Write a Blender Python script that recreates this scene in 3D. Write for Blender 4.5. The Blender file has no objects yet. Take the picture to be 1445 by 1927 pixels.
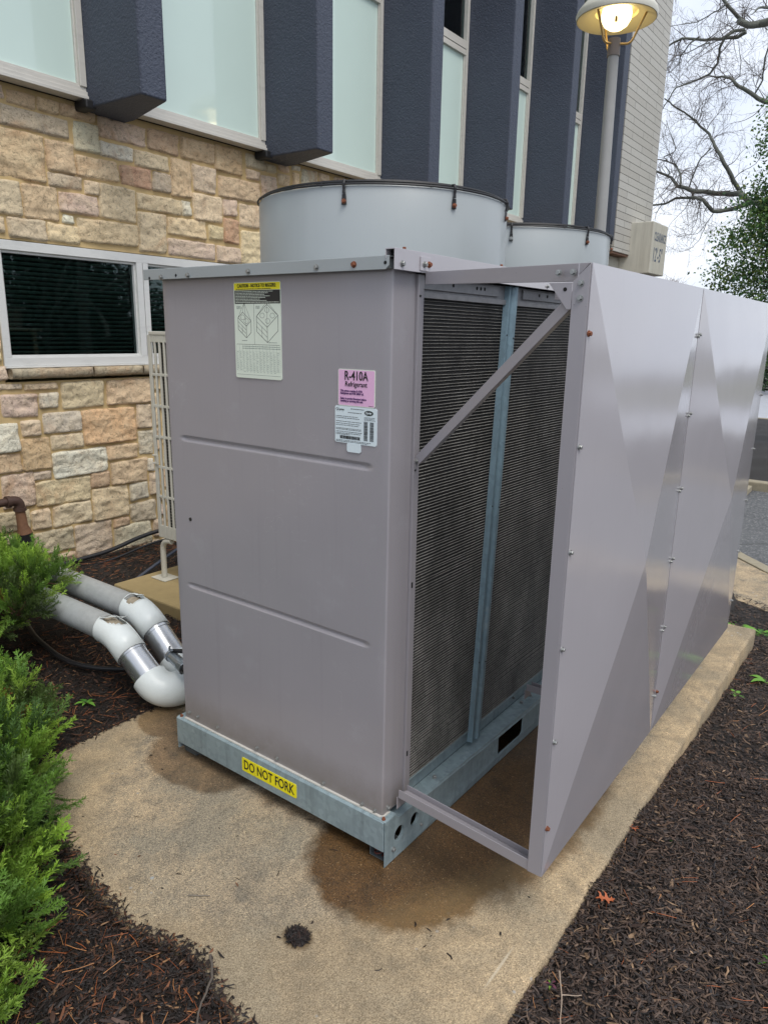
import bpy, bmesh, math, random
import numpy as np
from mathutils import Vector, Matrix, noise
R = math.radians
rng = np.random.default_rng(7)
random.seed(7)
C = bpy.context.scene.collection
SC = bpy.context.scene

# ---------------------------------------------------------------- camera
yaw, pitch, roll = -0.6407, -0.2444, 0.0186
cam_loc = Vector((1.1801, -1.6156, 1.7))
fw = Vector((math.sin(yaw)*math.cos(pitch), math.cos(yaw)*math.cos(pitch), math.sin(pitch)))
rt = Vector((math.cos(yaw), -math.sin(yaw), 0.0)); up = rt.cross(fw)
rt2 = rt*math.cos(roll) + up*math.sin(roll); up2 = rt2.cross(fw)
cd = bpy.data.cameras.new('camera'); cam = bpy.data.objects.new('camera', cd); C.objects.link(cam)
m = Matrix((rt2, up2, -fw)).transposed().to_4x4(); m.translation = cam_loc
cam.matrix_world = m
cd.sensor_fit = 'VERTICAL'; cd.sensor_height = 24.0; cd.lens = 1351.02/1927*24.0
cd.clip_start = 0.02; cd.clip_end = 1500
SC.camera = cam

# ---------------------------------------------------------------- world, sun, exposure
SUN_EL, SUN_AZ = R(58), R(115)          # azimuth measured from +Y clockwise
w = bpy.data.worlds.new('World'); SC.world = w; w.use_nodes = True
nt = w.node_tree; nt.nodes.clear()
N = nt.nodes.new; L = nt.links.new
sky = N('ShaderNodeTexSky'); sky.sky_type = 'NISHITA'; sky.sun_disc = False
sky.sun_elevation = SUN_EL; sky.sun_rotation = SUN_AZ
sky.air_density = 1.0; sky.dust_density = 4.0; sky.ozone_density = 1.0
tc = N('ShaderNodeTexCoord'); mp = N('ShaderNodeMapping'); mp.inputs['Scale'].default_value = (1, 1, 2.2)
nz = N('ShaderNodeTexNoise'); nz.inputs['Scale'].default_value = 2.6; nz.inputs['Detail'].default_value = 6; nz.inputs['Roughness'].default_value = .55
cr = N('ShaderNodeValToRGB'); cr.color_ramp.elements[0].position = .34; cr.color_ramp.elements[0].color = (4.6, 5.2, 6.3, 1)
cr.color_ramp.elements[1].position = .62; cr.color_ramp.elements[1].color = (6.8, 7.1, 7.7, 1)
mx = N('ShaderNodeMix'); mx.data_type = 'RGBA'; mx.inputs[0].default_value = .86
bg = N('ShaderNodeBackground'); bg.inputs['Strength'].default_value = .12
out = N('ShaderNodeOutputWorld')
L(tc.outputs['Generated'], mp.inputs['Vector']); L(mp.outputs[0], nz.inputs['Vector']); L(nz.outputs['Fac'], cr.inputs[0])
L(sky.outputs[0], mx.inputs[6]); L(cr.outputs[0], mx.inputs[7]); L(mx.outputs[2], bg.inputs['Color']); L(bg.outputs[0], out.inputs[0])
sd = bpy.data.lights.new('sun', 'SUN'); sd.energy = 1.4; sd.angle = R(30); sd.color = (1, .96, .9)
so = bpy.data.objects.new('sun', sd); C.objects.link(so)
sdir = Vector((math.sin(SUN_AZ)*math.cos(SUN_EL), math.cos(SUN_AZ)*math.cos(SUN_EL), math.sin(SUN_EL)))
so.rotation_euler = sdir.to_track_quat('Z', 'Y').to_euler(); so.location = (6, -4, 12)
SC.view_settings.view_transform = 'Standard'; SC.view_settings.look = 'None'
SC.view_settings.exposure = 0.52; SC.view_settings.gamma = 1.0
SC.render.resolution_x = 767; SC.render.resolution_y = 1024
try:
    SC.cycles.max_bounces = 8; SC.cycles.transparent_max_bounces = 12; SC.cycles.use_denoising = True
except Exception: pass

# ---------------------------------------------------------------- materials
def s2l(c):
    return tuple((v/12.92 if v <= .04045 else ((v+.055)/1.055)**2.4) for v in [x/255 for x in c])
class M:
    """small node helper around one Principled material"""
    def __init__(s, name, col=(.5, .5, .5), rough=.5, metal=0.0, spec=.5, coat=0.0):
        s.m = bpy.data.materials.new(name); s.m.use_nodes = True
        s.t = s.m.node_tree; s.b = s.t.nodes['Principled BSDF']
        s.b.inputs['Base Color'].default_value = (*col, 1); s.b.inputs['Roughness'].default_value = rough
        s.b.inputs['Metallic'].default_value = metal; s.b.inputs['Specular IOR Level'].default_value = spec
        s.b.inputs['Coat Weight'].default_value = coat; s.b.inputs['Coat Roughness'].default_value = .12
        s.tc = s.n('ShaderNodeTexCoord')
    def n(s, t, **kw):
        x = s.t.nodes.new(t)
        for k, v in kw.items():
            if k in x.inputs: x.inputs[k].default_value = v
            else: setattr(x, k, v)
        return x
    def l(s, a, b): s.t.links.new(a, b)
    def coord(s, scale=(1, 1, 1), kind='Object', rot=(0, 0, 0)):
        mp = s.n('ShaderNodeMapping'); mp.inputs['Scale'].default_value = scale; mp.inputs['Rotation'].default_value = rot
        s.l(s.tc.outputs[kind], mp.inputs[0]); return mp.outputs[0]
    def noise(s, scale, detail=4, rough=.55, co=None, dist=0):
        x = s.n('ShaderNodeTexNoise'); x.inputs['Scale'].default_value = scale; x.inputs['Detail'].default_value = detail
        x.inputs['Roughness'].default_value = rough; x.inputs['Distortion'].default_value = dist
        s.l(co if co is not None else s.coord(), x.inputs['Vector']); return x.outputs['Fac']
    def voro(s, scale, feature='F1', co=None, out='Distance'):
        x = s.n('ShaderNodeTexVoronoi'); x.feature = feature; x.inputs['Scale'].default_value = scale
        s.l(co if co is not None else s.coord(), x.inputs['Vector']); return x.outputs[out]
    def ramp(s, f, stops, interp='LINEAR'):
        x = s.n('ShaderNodeValToRGB'); e = x.color_ramp.elements; x.color_ramp.interpolation = interp
        while len(e) < len(stops): e.new(.5)
        for i, (p, c) in enumerate(stops):
            e[i].position = p; e[i].color = (*c, 1) if hasattr(c, '__len__') else (c, c, c, 1)
        s.l(f, x.inputs[0]); return x.outputs[0]
    def mix(s, f, a, b, mode='MIX'):
        x = s.n('ShaderNodeMix'); x.data_type = 'RGBA'; x.blend_type = mode
        for i, v in ((0, f), (6, a), (7, b)):
            if hasattr(v, 'is_linked') or hasattr(v, 'links'): s.l(v, x.inputs[i])
            elif i == 0: x.inputs[0].default_value = v
            else: x.inputs[i].default_value = (*v, 1)
        return x.outputs[2]
    def math(s, op, a, b=0.0, clamp=False):
        x = s.n('ShaderNodeMath'); x.operation = op; x.use_clamp = clamp
        for i, v in ((0, a), (1, b)):
            if hasattr(v, 'links'): s.l(v, x.inputs[i])
            else: x.inputs[i].default_value = v
        return x.outputs[0]
    def attr(s, name):
        x = s.n('ShaderNodeAttribute'); x.attribute_name = name; return x.outputs['Color']
    def col(s, o): s.l(o, s.b.inputs['Base Color'])
    def rough(s, o): s.l(o, s.b.inputs['Roughness'])
    def bump(s, h, strength=.3, dist=.01):
        x = s.n('ShaderNodeBump'); x.inputs['Strength'].default_value = strength; x.inputs['Distance'].default_value = dist
        s.l(h, x.inputs['Height'])
        if s.b.inputs['Normal'].is_linked: s.l(s.b.inputs['Normal'].links[0].from_socket, x.inputs['Normal'])
        s.l(x.outputs[0], s.b.inputs['Normal'])

def metal_paint(name, c, rough=.32, var=.06, wavy=.10, wear=0.0):
    a = M(name, c, rough, 0, .5, .25)
    n1 = a.noise(3.5, 5)
    o = a.mix(n1, tuple(v*(1-var) for v in c), tuple(min(1, v*(1+var)) for v in c))
    n2 = a.noise(60, 3, co=a.coord((1, 1, .04)))
    o = a.mix(a.ramp(n2, [(.55, 0.0), (.8, .10)]), o, tuple(v*.8 for v in c))
    n3 = a.voro(34, co=a.coord())
    spk = a.ramp(n3, [(.025, .5), (.05, 0.0)])
    o = a.mix(spk, o, tuple(v*.45 for v in c))
    if wear:
        sc = a.noise(3.0, 2, .4, a.coord((1, 1, 1.4), rot=(.3, .2, .5)), dist=5.0)
        o = a.mix(a.math('MULTIPLY', a.ramp(sc, [(.4975, 0.0), (.5, .55), (.5025, 0.0)]), a.ramp(a.noise(1.7, 2), [(.52, 0.0), (.6, 1.0)])), o, tuple(min(1, v*1.5) for v in c))
        sz = a.n('ShaderNodeSeparateXYZ'); a.l(a.tc.outputs['Object'], sz.inputs[0])
        low = a.ramp(a.math('ADD', sz.outputs['Z'], a.math('MULTIPLY', a.noise(16, 5, .7), .10)), [(.24, wear), (.36, 0.0)])
        o = a.mix(low, o, s2l((104, 96, 84)))
        ch = a.noise(5, 6, .75); o = a.mix(a.ramp(ch, [(.56, 0.0), (.75, .22)]), o, s2l((176, 176, 182)))
        run = a.noise(38, 3, .5, a.coord((1, 1, .03))); o = a.mix(a.ramp(run, [(.60, 0.0), (.72, .16)]), o, tuple(v*.72 for v in c))
    a.col(o)
    a.rough(a.ramp(a.noise(9, 6), [(.3, rough*.85), (.7, rough*1.2)]))
    a.bump(a.noise(420, 2), .03, .001)
    a.bump(a.noise(2.0, 2), wavy, .02)
    return a.m
PAINT = s2l((149, 145, 149))
m_paint = metal_paint('mauve_grey_paint', PAINT, .34)
m_front = metal_paint('weathered_mauve_paint', PAINT, .33, .05, .16, .5)
m_panel = metal_paint('mauve_grey_gloss_paint', s2l((170, 166, 170)), .16, .03, .34); m_panel.node_tree.nodes['Principled BSDF'].inputs['Coat Weight'].default_value = .7; m_panel.node_tree.nodes['Principled BSDF'].inputs['Coat Roughness'].default_value = .14
m_shroud = metal_paint('pale_blue_grey_paint', s2l((152, 158, 159)), .42, .05, .1, .0)
def galvanised(name='galvanised_steel', rgb=(144, 161, 166)):
    c = s2l(rgb); a = M(name, c, .42, .2)
    v = a.voro(55, co=a.coord((1, 1, 1)), out='Color')
    g = a.n('ShaderNodeRGBToBW'); a.l(v, g.inputs[0])
    o = a.mix(g.outputs[0], tuple(x*.86 for x in c), tuple(x*1.12 for x in c))
    st = a.noise(30, 5, .65, a.coord((1, 1, .12)))
    o = a.mix(a.ramp(st, [(.5, 0.0), (.72, .45)]), o, s2l((96, 108, 112)))
    st2 = a.noise(7, 6, .7)
    o = a.mix(a.ramp(st2, [(.6, 0.0), (.75, .5)]), o, s2l((170, 180, 182)))
    a.col(o); a.rough(a.ramp(a.noise(14, 4), [(.3, .34), (.7, .55)])); a.bump(a.noise(160, 2), .05, .001)
    return a.m
m_galv = galvanised(); m_galv2 = galvanised('blue_grey_steel', (118, 142, 154))
m_black = M('black_rubber', (.012, .012, .013), .5).m
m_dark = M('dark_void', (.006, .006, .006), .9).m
def bolt_mats():
    a = M('zinc_bolt', s2l((146, 148, 146)), .34, .55); b = M('rusty_bolt', s2l((140, 72, 40)), .75)
    b.col(b.ramp(b.noise(300, 4), [(.35, s2l((84, 44, 28))), (.65, s2l((146, 88, 58)))]))
    return a.m, b.m
m_bolt, m_rust = bolt_mats()
def coilmat():
    a = M('dusty_coil_fins', (.02, .019, .017), .65)
    co = a.coord((1, 1, 1))
    n1 = a.noise(3.2, 8, .7, a.coord((1, 1.2, .8)))
    n2 = a.noise(150, 3, .6, a.coord((1, 1, 1)))
    o = a.ramp(n1, [(.35, (.010, .010, .010)), (.6, (.016, .015, .014)), (.8, (.030, .028, .024))])
    o = a.mix(a.ramp(n2, [(.5, 0.0), (.75, .35)]), o, (.035, .033, .029))
    a.col(o); w_ = a.n('ShaderNodeTexWave'); w_.wave_type = 'BANDS'; w_.bands_direction = 'Y'; w_.inputs['Scale'].default_value = 120
    a.l(co, w_.inputs['Vector']); a.bump(w_.outputs['Fac'], .6, .003)
    return a.m
m_coil = coilmat()
def tubemat():
    a = M('coil_tubes', (.2, .2, .18), .45, .3)
    n = a.noise(6, 8, .75, a.coord((1, 1.3, .7))); n2 = a.noise(110, 3, .6, a.coord((1, 1, .5)))
    o = a.ramp(n, [(.30, (.09, .085, .075)), (.5, (.22, .21, .19)), (.75, (.40, .385, .35))])
    o = a.mix(a.ramp(n2, [(.55, .0), (.68, .7)]), o, (.05, .05, .047))
    a.col(o); return a.m
m_tube = tubemat()
def stucco():
    c = s2l((65, 72, 87)); a = M('navy_stucco', c, .62)
    o = a.mix(a.noise(1.6, 5, .6), tuple(x*.82 for x in c), tuple(x*1.15 for x in c))
    o = a.mix(a.ramp(a.noise(26, 6, .7, a.coord((1, 1, .35))), [(.6, 0.0), (.75, .22)]), o, s2l((112, 116, 124)))
    a.col(o); a.bump(a.noise(62, 4, .6), .9, .012); a.bump(a.noise(14, 3), .35, .012); return a.m
m_stucco = stucco()
def alu(name, c, rough=.4):
    a = M(name, s2l(c), rough, .1)
    o = a.mix(a.ramp(a.noise(20, 6, .7, a.coord((1, .2, 1))), [(.5, 0.0), (.75, .35)]), s2l(c), tuple(x*.55 for x in s2l(c)))
    a.col(o); return a.m
m_white = alu('white_aluminium', (214, 214, 210)); m_trim = alu('weathered_trim', (204, 201, 193), .5)
def pane_green():
    c = s2l((206, 226, 218)); a = M('frosted_green_glass', c, .12, 0, .6)
    a.col(a.mix(a.noise(1.3, 4), tuple(x*.94 for x in c), tuple(min(1, x*1.05) for x in c)))
    a.b.inputs['Roughness'].default_value = .06; return a.m
m_green = pane_green()
def darkglass():
    m_ = bpy.data.materials.new('dark_window_glass'); m_.use_nodes = True; t = m_.node_tree; t.nodes.clear()
    g = t.nodes.new('ShaderNodeBsdfGlossy'); g.inputs['Roughness'].default_value = .015; g.inputs['Color'].default_value = (.85, .93, .95, 1)
    tr = t.nodes.new('ShaderNodeBsdfTransparent'); tr.inputs['Color'].default_value = (.55, .66, .64, 1)
    fr = t.nodes.new('ShaderNodeFresnel'); fr.inputs['IOR'].default_value = 1.5
    mx_ = t.nodes.new('ShaderNodeMixShader'); o = t.nodes.new('ShaderNodeOutputMaterial')
    t.links.new(fr.outputs[0], mx_.inputs[0]); t.links.new(tr.outputs[0], mx_.inputs[1]); t.links.new(g.outputs[0], mx_.inputs[2]); t.links.new(mx_.outputs[0], o.inputs[0])
    return m_
m_glass = darkglass()
def stonemat():
    a = M('sandstone_ashlar', (.5, .4, .3), .85)
    base = a.attr('tint')
    n1 = a.noise(9, 8, .65, dist=.6); n2 = a.noise(42, 7, .7, dist=.8); n3 = a.noise(3.0, 5, .6, dist=1.2)
    o = a.mix(a.ramp(n1, [(.35, 0.0), (.7, .5)]), base, s2l((228, 208, 172)))
    o = a.mix(a.ramp(n3, [(.54, 0.0), (.72, .55)]), o, s2l((190, 146, 104)))
    n4 = a.noise(5.5, 7, .7, dist=1.5); o = a.mix(a.ramp(n4, [(.62, 0.0), (.72, .4)]), o, s2l((158, 150, 134)))
    o = a.mix(a.ramp(n2, [(.30, .75), (.47, 0.0)]), o, s2l((96, 80, 66)))
    crk = a.noise(13, 3, .5, a.coord((1, .7, 1.5)), dist=2.5)
    line = a.ramp(crk, [(.485, 0.0), (.5, .55), (.512, 0.0)])
    o = a.mix(line, o, s2l((88, 68, 52)))
    a.col(o); a.bump(n2, .9, .014); a.bump(n1, .6, .03); a.bump(a.noise(120, 4), .45, .004); a.bump(a.ramp(crk, [(.48, 1.0), (.5, 0.0), (.52, 1.0)]), .35, .006)
    return a.m
m_stone = stonemat()
def mortar():
    c = s2l((196, 170, 122)); a = M('tan_mortar', c, .9)
    a.col(a.mix(a.noise(14, 6), tuple(x*.8 for x in c), tuple(x*1.12 for x in c))); a.bump(a.noise(90, 5), .5, .005); return a.m
m_mortar = mortar()
def brickmat():
    a = M('painted_cream_brick', (.5, .5, .45), .8)
    co = a.n('ShaderNodeCombineXYZ'); sp = a.n('ShaderNodeSeparateXYZ'); a.l(a.tc.outputs['Object'], sp.inputs[0])
    a.l(a.math('ADD', sp.outputs['Y'], sp.outputs['X']), co.inputs[0]); a.l(sp.outputs['Z'], co.inputs[1])
    b = a.n('ShaderNodeTexBrick'); a.l(co.outputs[0], b.inputs['Vector']); b.inputs['Scale'].default_value = 1
    b.inputs['Brick Width'].default_value = .95; b.inputs['Row Height'].default_value = .105; b.inputs['Mortar Size'].default_value = .005
    b.inputs['Mortar Smooth'].default_value = .3; b.inputs['Color1'].default_value = (*s2l((186, 184, 177)), 1); b.inputs['Color2'].default_value = (*s2l((176, 173, 165)), 1)
    b.inputs['Mortar'].default_value = (*s2l((104, 102, 96)), 1)
    pit = a.noise(22, 6, .75, a.coord((1, 1, 1.6)))
    o = a.mix(a.ramp(pit, [(.56, 0.0), (.68, .6)]), b.outputs['Color'], s2l((118, 116, 108)))
    a.col(o); a.bump(pit, -.6, .02); iv = a.math('SUBTRACT', 1.0, b.outputs['Fac']); a.bump(iv, .8, .01); return a.m
m_brick = brickmat()
def concbeam():
    c = s2l((196, 193, 180)); a = M('stained_painted_concrete', c, .8)
    st = a.noise(9, 6, .7, a.coord((3, 3, .18))); o = a.mix(a.ramp(st, [(.45, 0.0), (.75, .6)]), c, s2l((112, 106, 92)))
    o = a.mix(a.noise(2, 4), o, c); a.col(o); a.bump(a.noise(60, 4), .2, .004); return a.m
m_beam = concbeam()
def ellipse(a, cx, cy, rx, ry, rot=0):
    mp = a.n('ShaderNodeMapping'); mp.vector_type = 'TEXTURE'
    mp.inputs['Location'].default_value = (cx, cy, 0); mp.inputs['Scale'].default_value = (rx, ry, 1e6); mp.inputs['Rotation'].default_value = (0, 0, rot)
    a.l(a.tc.outputs['Object'], mp.inputs[0]); v = a.n('ShaderNodeVectorMath'); v.operation = 'LENGTH'
    a.l(mp.outputs[0], v.inputs[0]); return v.outputs['Value']
def aggregate(name, base, wet=True):
    a = M(name, base, .85)
    big = a.noise(2.2, 6, .65); mid = a.noise(9, 6, .7)
    o = a.mix(a.ramp(big, [(.42, 0.0), (.58, 1.0)]), s2l((146, 138, 122)), s2l((194, 174, 144)))
    o = a.mix(a.ramp(mid, [(.46, 0.0), (.64, .7)]), o, s2l((116, 112, 102)))
    o = a.mix(a.ramp(a.noise(1.1, 5, .7), [(.48, 0.0), (.62, .6)]), o, s2l((104, 101, 93)))
    g = a.voro(400, out='Color'); bw = a.n('ShaderNodeRGBToBW'); a.l(g, bw.inputs[0])
    o = a.mix(.85, o, a.ramp(bw.outputs[0], [(.0, (.12, .11, .10)), (.25, (.5, .48, .45)), (.6, (1.08, 1.05, 1.0)), (.85, (1.5, 1.42, 1.28)), (.97, (2.4, 2.2, 1.9))]), 'MULTIPLY')
    blot = a.noise(38, 4, .7); o = a.mix(a.ramp(blot, [(.58, 0.0), (.72, .5)]), o, s2l((98, 90, 80)))
    peb = a.voro(24, co=a.coord()); pm = a.noise(5, 2)
    pebm = a.math('MULTIPLY', a.ramp(peb, [(.13, 1.0), (.17, 0.0)]), a.ramp(pm, [(.60, 0.0), (.66, .75)]))
    o = a.mix(pebm, o, s2l((160, 166, 168)))
    rgh = .85
    if wet:
        ns = a.noise(10, 6, .7); nm = a.math('MULTIPLY', a.math('SUBTRACT', ns, .5), .36)
        masks = []
        for (cx, cy, rx, ry, top) in ((.02, .06, .33, .31, 1.0), (.02, .62, .47, .85, 1.0), (-.95, .02, .28, .18, .7), (-.5, .7, .60, .72, .9), (-1.30, .12, .16, .12, .75)):
            d = a.math('ADD', ellipse(a, cx, cy, rx, ry), nm)
            masks.append(a.ramp(d, [(.87, top), (1.03, 0.0)]))
        mk = masks[0]
        for q_ in masks[1:]: mk = a.math('MAXIMUM', mk, q_)
        o2 = a.mix(1.0, o, (.32, .215, .12), 'MULTIPLY')
        o2 = a.mix(a.ramp(bw.outputs[0], [(.9, 0.0), (.95, .45)]), o2, s2l((205, 185, 150)))
        o = a.mix(mk, o, o2)
        scr = a.ramp(a.math('ADD', ellipse(a, .482, -.11, .005, .10), a.math('MULTIPLY', nm, 1.5)), [(.5, .6), (1.1, 0.0)]); o = a.mix(scr, o, s2l((206, 196, 176)))
        halo = a.ramp(a.math('ADD', ellipse(a, -.026, -.377, .058, .046), nm), [(.7, .75), (1.2, 0.0)])
        o = a.mix(halo, o, s2l((62, 46, 32)))
        a.rough(a.mix(mk, (.85, .85, .85), (.42, .42, .42)))
        edge = a.ramp(a.math('ADD', ellipse(a, -.55, 1.2, 1.06, 1.9), a.math('MULTIPLY', nm, .3)), [(.90, 0.0), (.97, .4)])
        o = a.mix(edge, o, a.mix(.5, o, s2l((178, 150, 104))))
    a.col(o); a.bump(bw.outputs[0], .5, .0035); a.bump(mid, .2, .01)
    return a.m
m_pad = aggregate('exposed_aggregate_concrete', s2l((170, 148, 118)))
m_walk = aggregate('sidewalk_concrete', s2l((170, 148, 118)), False)
def mulchmat(name, attr):
    a = M(name, (.02, .015, .012), .7)
    if attr:
        t = a.attr('tint'); a.col(a.mix(a.noise(90, 3, .6, a.coord()), t, a.mix(1.0, t, (.55, .55, .55), 'MULTIPLY'))); a.rough(a.ramp(a.noise(30, 3), [(.3, .5), (.7, .85)]))
    else:
        a.col(a.ramp(a.noise(70, 8, .7), [(.35, (.006, .005, .004)), (.6, (.022, .016, .012)), (.75, (.06, .04, .026))])); a.bump(a.noise(60, 6, .7), .9, .02)
    return a.m
m_mulch = mulchmat('dark_mulch_soil', False); m_chip = mulchmat('shredded_bark_chips', True)
def asphalt():
    a = M('worn_asphalt', (.1, .1, .1), .8); g = a.voro(70, out='Color'); bw = a.n('ShaderNodeRGBToBW'); a.l(g, bw.inputs[0])
    o = a.ramp(bw.outputs[0], [(.2, (.045, .048, .052)), (.7, (.12, .125, .13)), (.95, (.3, .3, .3))])
    o = a.mix(a.ramp(a.noise(.6, 5), [(.35, 0.0), (.65, .5)]), o, (.14, .145, .15))
    crk = a.ramp(a.voro(.9, 'DISTANCE_TO_EDGE', a.coord((1, 1, 1))), [(.0, .7), (.012, 0.0)]); o = a.mix(crk, o, (.02, .02, .02))
    a.col(o); a.bump(bw.outputs[0], .4, .005); return a.m
m_asph = asphalt()
def simple(name, c, rough=.5, metal=0, var=.1, scale=20, bump=0.0):
    c = s2l(c) if max(c) > 1 else c
    a = M(name, c, rough, metal); a.col(a.mix(a.noise(scale, 5, .6), tuple(v*(1-var) for v in c), tuple(min(1, v*(1+var)) for v in c)))
    if bump: a.bump(a.noise(scale*5, 4), bump, .004)
    return a.m
m_kerb = simple('rough_kerb_concrete', (150, 142, 122), .9, 0, .25, 25, .6)
m_slab = simple('weathered_slab_concrete', (158, 140, 100), .9, 0, .2, 12, .5)
m_bark = simple('grey_green_bark', (105, 108, 100), .85, 0, .3, 14, .6)
m_twig = simple('thin_brown_twigs', (92, 82, 76), .85, 0, .2, 8)
m_stem = simple('brown_shrub_stem', (84, 62, 44), .85, 0, .2, 30)
def leafmat(name):
    a = M(name, (.06, .1, .03), .55); t = a.attr('tint'); a.col(a.mix(a.noise(14, 3), t, a.mix(1.0, t, (.7, .75, .7), 'MULTIPLY')))
    a.b.inputs['Subsurface Weight'].default_value = 0.0
    a.b.inputs['Transmission Weight'].default_value = 0.0
    tr = a.n('ShaderNodeBsdfTranslucent'); a.l(t, tr.inputs['Color']); ms = a.n('ShaderNodeMixShader'); ms.inputs[0].default_value = .30
    o = a.t.nodes['Material Output']; a.l(a.b.outputs[0], ms.inputs[1]); a.l(tr.outputs[0], ms.inputs[2]); a.l(ms.outputs[0], o.inputs[0])
    return a.m
m_leaf = leafmat('green_foliage')

# ---------------------------------------------------------------- mesh helpers
class MB:
    def __init__(s): s.v = []; s.f = []; s.mi = []; s.cur = 0; s.pt = []
    def part(s): s.pt.append((len(s.v), len(s.f))); return s
    def add(s, vs, fs, mi=None):
        k = len(s.v); s.v += [tuple(p) for p in vs]
        for f in fs: s.f.append(tuple(i+k for i in f)); s.mi.append(s.cur if mi is None else mi)
        return s
    def box(s, x0, y0, z0, x1, y1, z1, mi=None):
        x0, x1 = min(x0, x1), max(x0, x1); y0, y1 = min(y0, y1), max(y0, y1); z0, z1 = min(z0, z1), max(z0, z1)
        vs = [(x, y, z) for z in (z0, z1) for (x, y) in ((x0, y0), (x1, y0), (x1, y1), (x0, y1))]
        return s.add(vs, [(3, 2, 1, 0), (4, 5, 6, 7), (0, 1, 5, 4), (1, 2, 6, 5), (2, 3, 7, 6), (3, 0, 4, 7)], mi)
    def prism(s, poly, axis, a0, a1, mi=None):
        """extrude a 2-D polygon along axis (0: poly=(y,z); 1: (x,z); 2: (x,y))"""
        n = len(poly); vs = []
        for a in (a0, a1):
            for p in poly:
                vs.append((a, p[0], p[1]) if axis == 0 else (p[0], a, p[1]) if axis == 1 else (p[0], p[1], a))
        fs = [tuple(range(n))[::-1], tuple(range(n, 2*n))] + [(i, (i+1) % n, n+(i+1) % n, n+i) for i in range(n)]
        return s.add(vs, fs, mi)
    def tube(s, pts, r, n=12, cap=True, mi=None):
        pts = [Vector(p) for p in pts]; rs = r if hasattr(r, '__len__') else [r]*len(pts)
        k = len(s.v); prev = None
        for i, p in enumerate(pts):
            d = (pts[min(i+1, len(pts)-1)] - pts[max(i-1, 0)]).normalized()
            if prev is None:
                u = d.orthogonal().normalized()
            else:
                u = (prev - d*prev.dot(d)).normalized()
            prev = u; w_ = d.cross(u)
            for j in range(n):
                a = 2*math.pi*j/n; s.v.append(tuple(p + (u*math.cos(a) + w_*math.sin(a))*rs[i]))
        m_ = s.cur if mi is None else mi
        for i in range(len(pts)-1):
            for j in range(n):
                s.f.append((k+i*n+j, k+i*n+(j+1) % n, k+(i+1)*n+(j+1) % n, k+(i+1)*n+j)); s.mi.append(m_)
        if cap:
            s.f.append(tuple(k+j for j in range(n))[::-1]); s.mi.append(m_)
            s.f.append(tuple(k+(len(pts)-1)*n+j for j in range(n))); s.mi.append(m_)
        return s
    def lathe(s, prof, c, n=48, axis='z', mi=None, close=False):
        k = len(s.v); m_ = s.cur if mi is None else mi
        for (r, z) in prof:
            for j in range(n):
                a = 2*math.pi*j/n; s.v.append((c[0]+r*math.cos(a), c[1]+r*math.sin(a), c[2]+z))
        P = len(prof)
        for i in range(P if close else P-1):
            i2 = (i+1) % P
            for j in range(n):
                s.f.append((k+i*n+j, k+i*n+(j+1) % n, k+i2*n+(j+1) % n, k+i2*n+j)); s.mi.append(m_)
        return s
    def bolt(s, p, d, r=.0075, mi=None):
        """hex flange bolt head on a surface at p, pointing along d"""
        s.part(); d = Vector(d).normalized(); p = Vector(p)
        s.tube([p - d*.001, p + d*.0018], r*1.12, 16, True, mi); s.tube([p + d*.0018, p + d*.0075, p+d*.0085], [r*.82, r*.82, r*.7], 6, True, mi); return s
    def build(s, name, mats, parent=None, smooth=None, bevel=0, tint=None, seg=2):
        if len(s.pt) > 1:
            ends = s.pt[1:]+[(len(s.v), len(s.f))]; o = None
            for (v0, f0), (v1, f1) in zip(s.pt, ends):
                q = MB(); q.v = s.v[v0:v1]; q.f = [tuple(i-v0 for i in f) for f in s.f[f0:f1]]; q.mi = s.mi[f0:f1]; o = q.build(name, mats, parent, smooth, bevel)
            return o
        me = bpy.data.meshes.new(name); me.from_pydata(s.v, [], s.f)
        if not isinstance(mats, (list, tuple)): mats = [mats]
        for m_ in mats: me.materials.append(m_)
        if len(mats) > 1: me.polygons.foreach_set('material_index', s.mi)
        bm = bmesh.new(); bm.from_mesh(me); bmesh.ops.recalc_face_normals(bm, faces=bm.faces); bm.to_mesh(me); bm.free()
        o = bpy.data.objects.new(name, me); C.objects.link(o)
        if smooth is not None:
            me.polygons.foreach_set('use_smooth', [True]*len(me.polygons)); 
            me.set_sharp_from_angle(angle=R(smooth))
        if bevel:
            b = o.modifiers.new('bevel', 'BEVEL'); b.width = bevel; b.segments = seg; b.limit_method = 'ANGLE'; b.angle_limit = R(40); b.harden_normals = False
        if parent is not None: attach(o, parent)
        return o
def attach(o, parent):
    o.parent = parent
    t = Vector((0, 0, 0)); q = parent
    while q is not None: t += q.location; q = q.parent
    o.matrix_parent_inverse = Matrix.Translation(-t) if parent.type == 'EMPTY' else Matrix.Identity(4)
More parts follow.
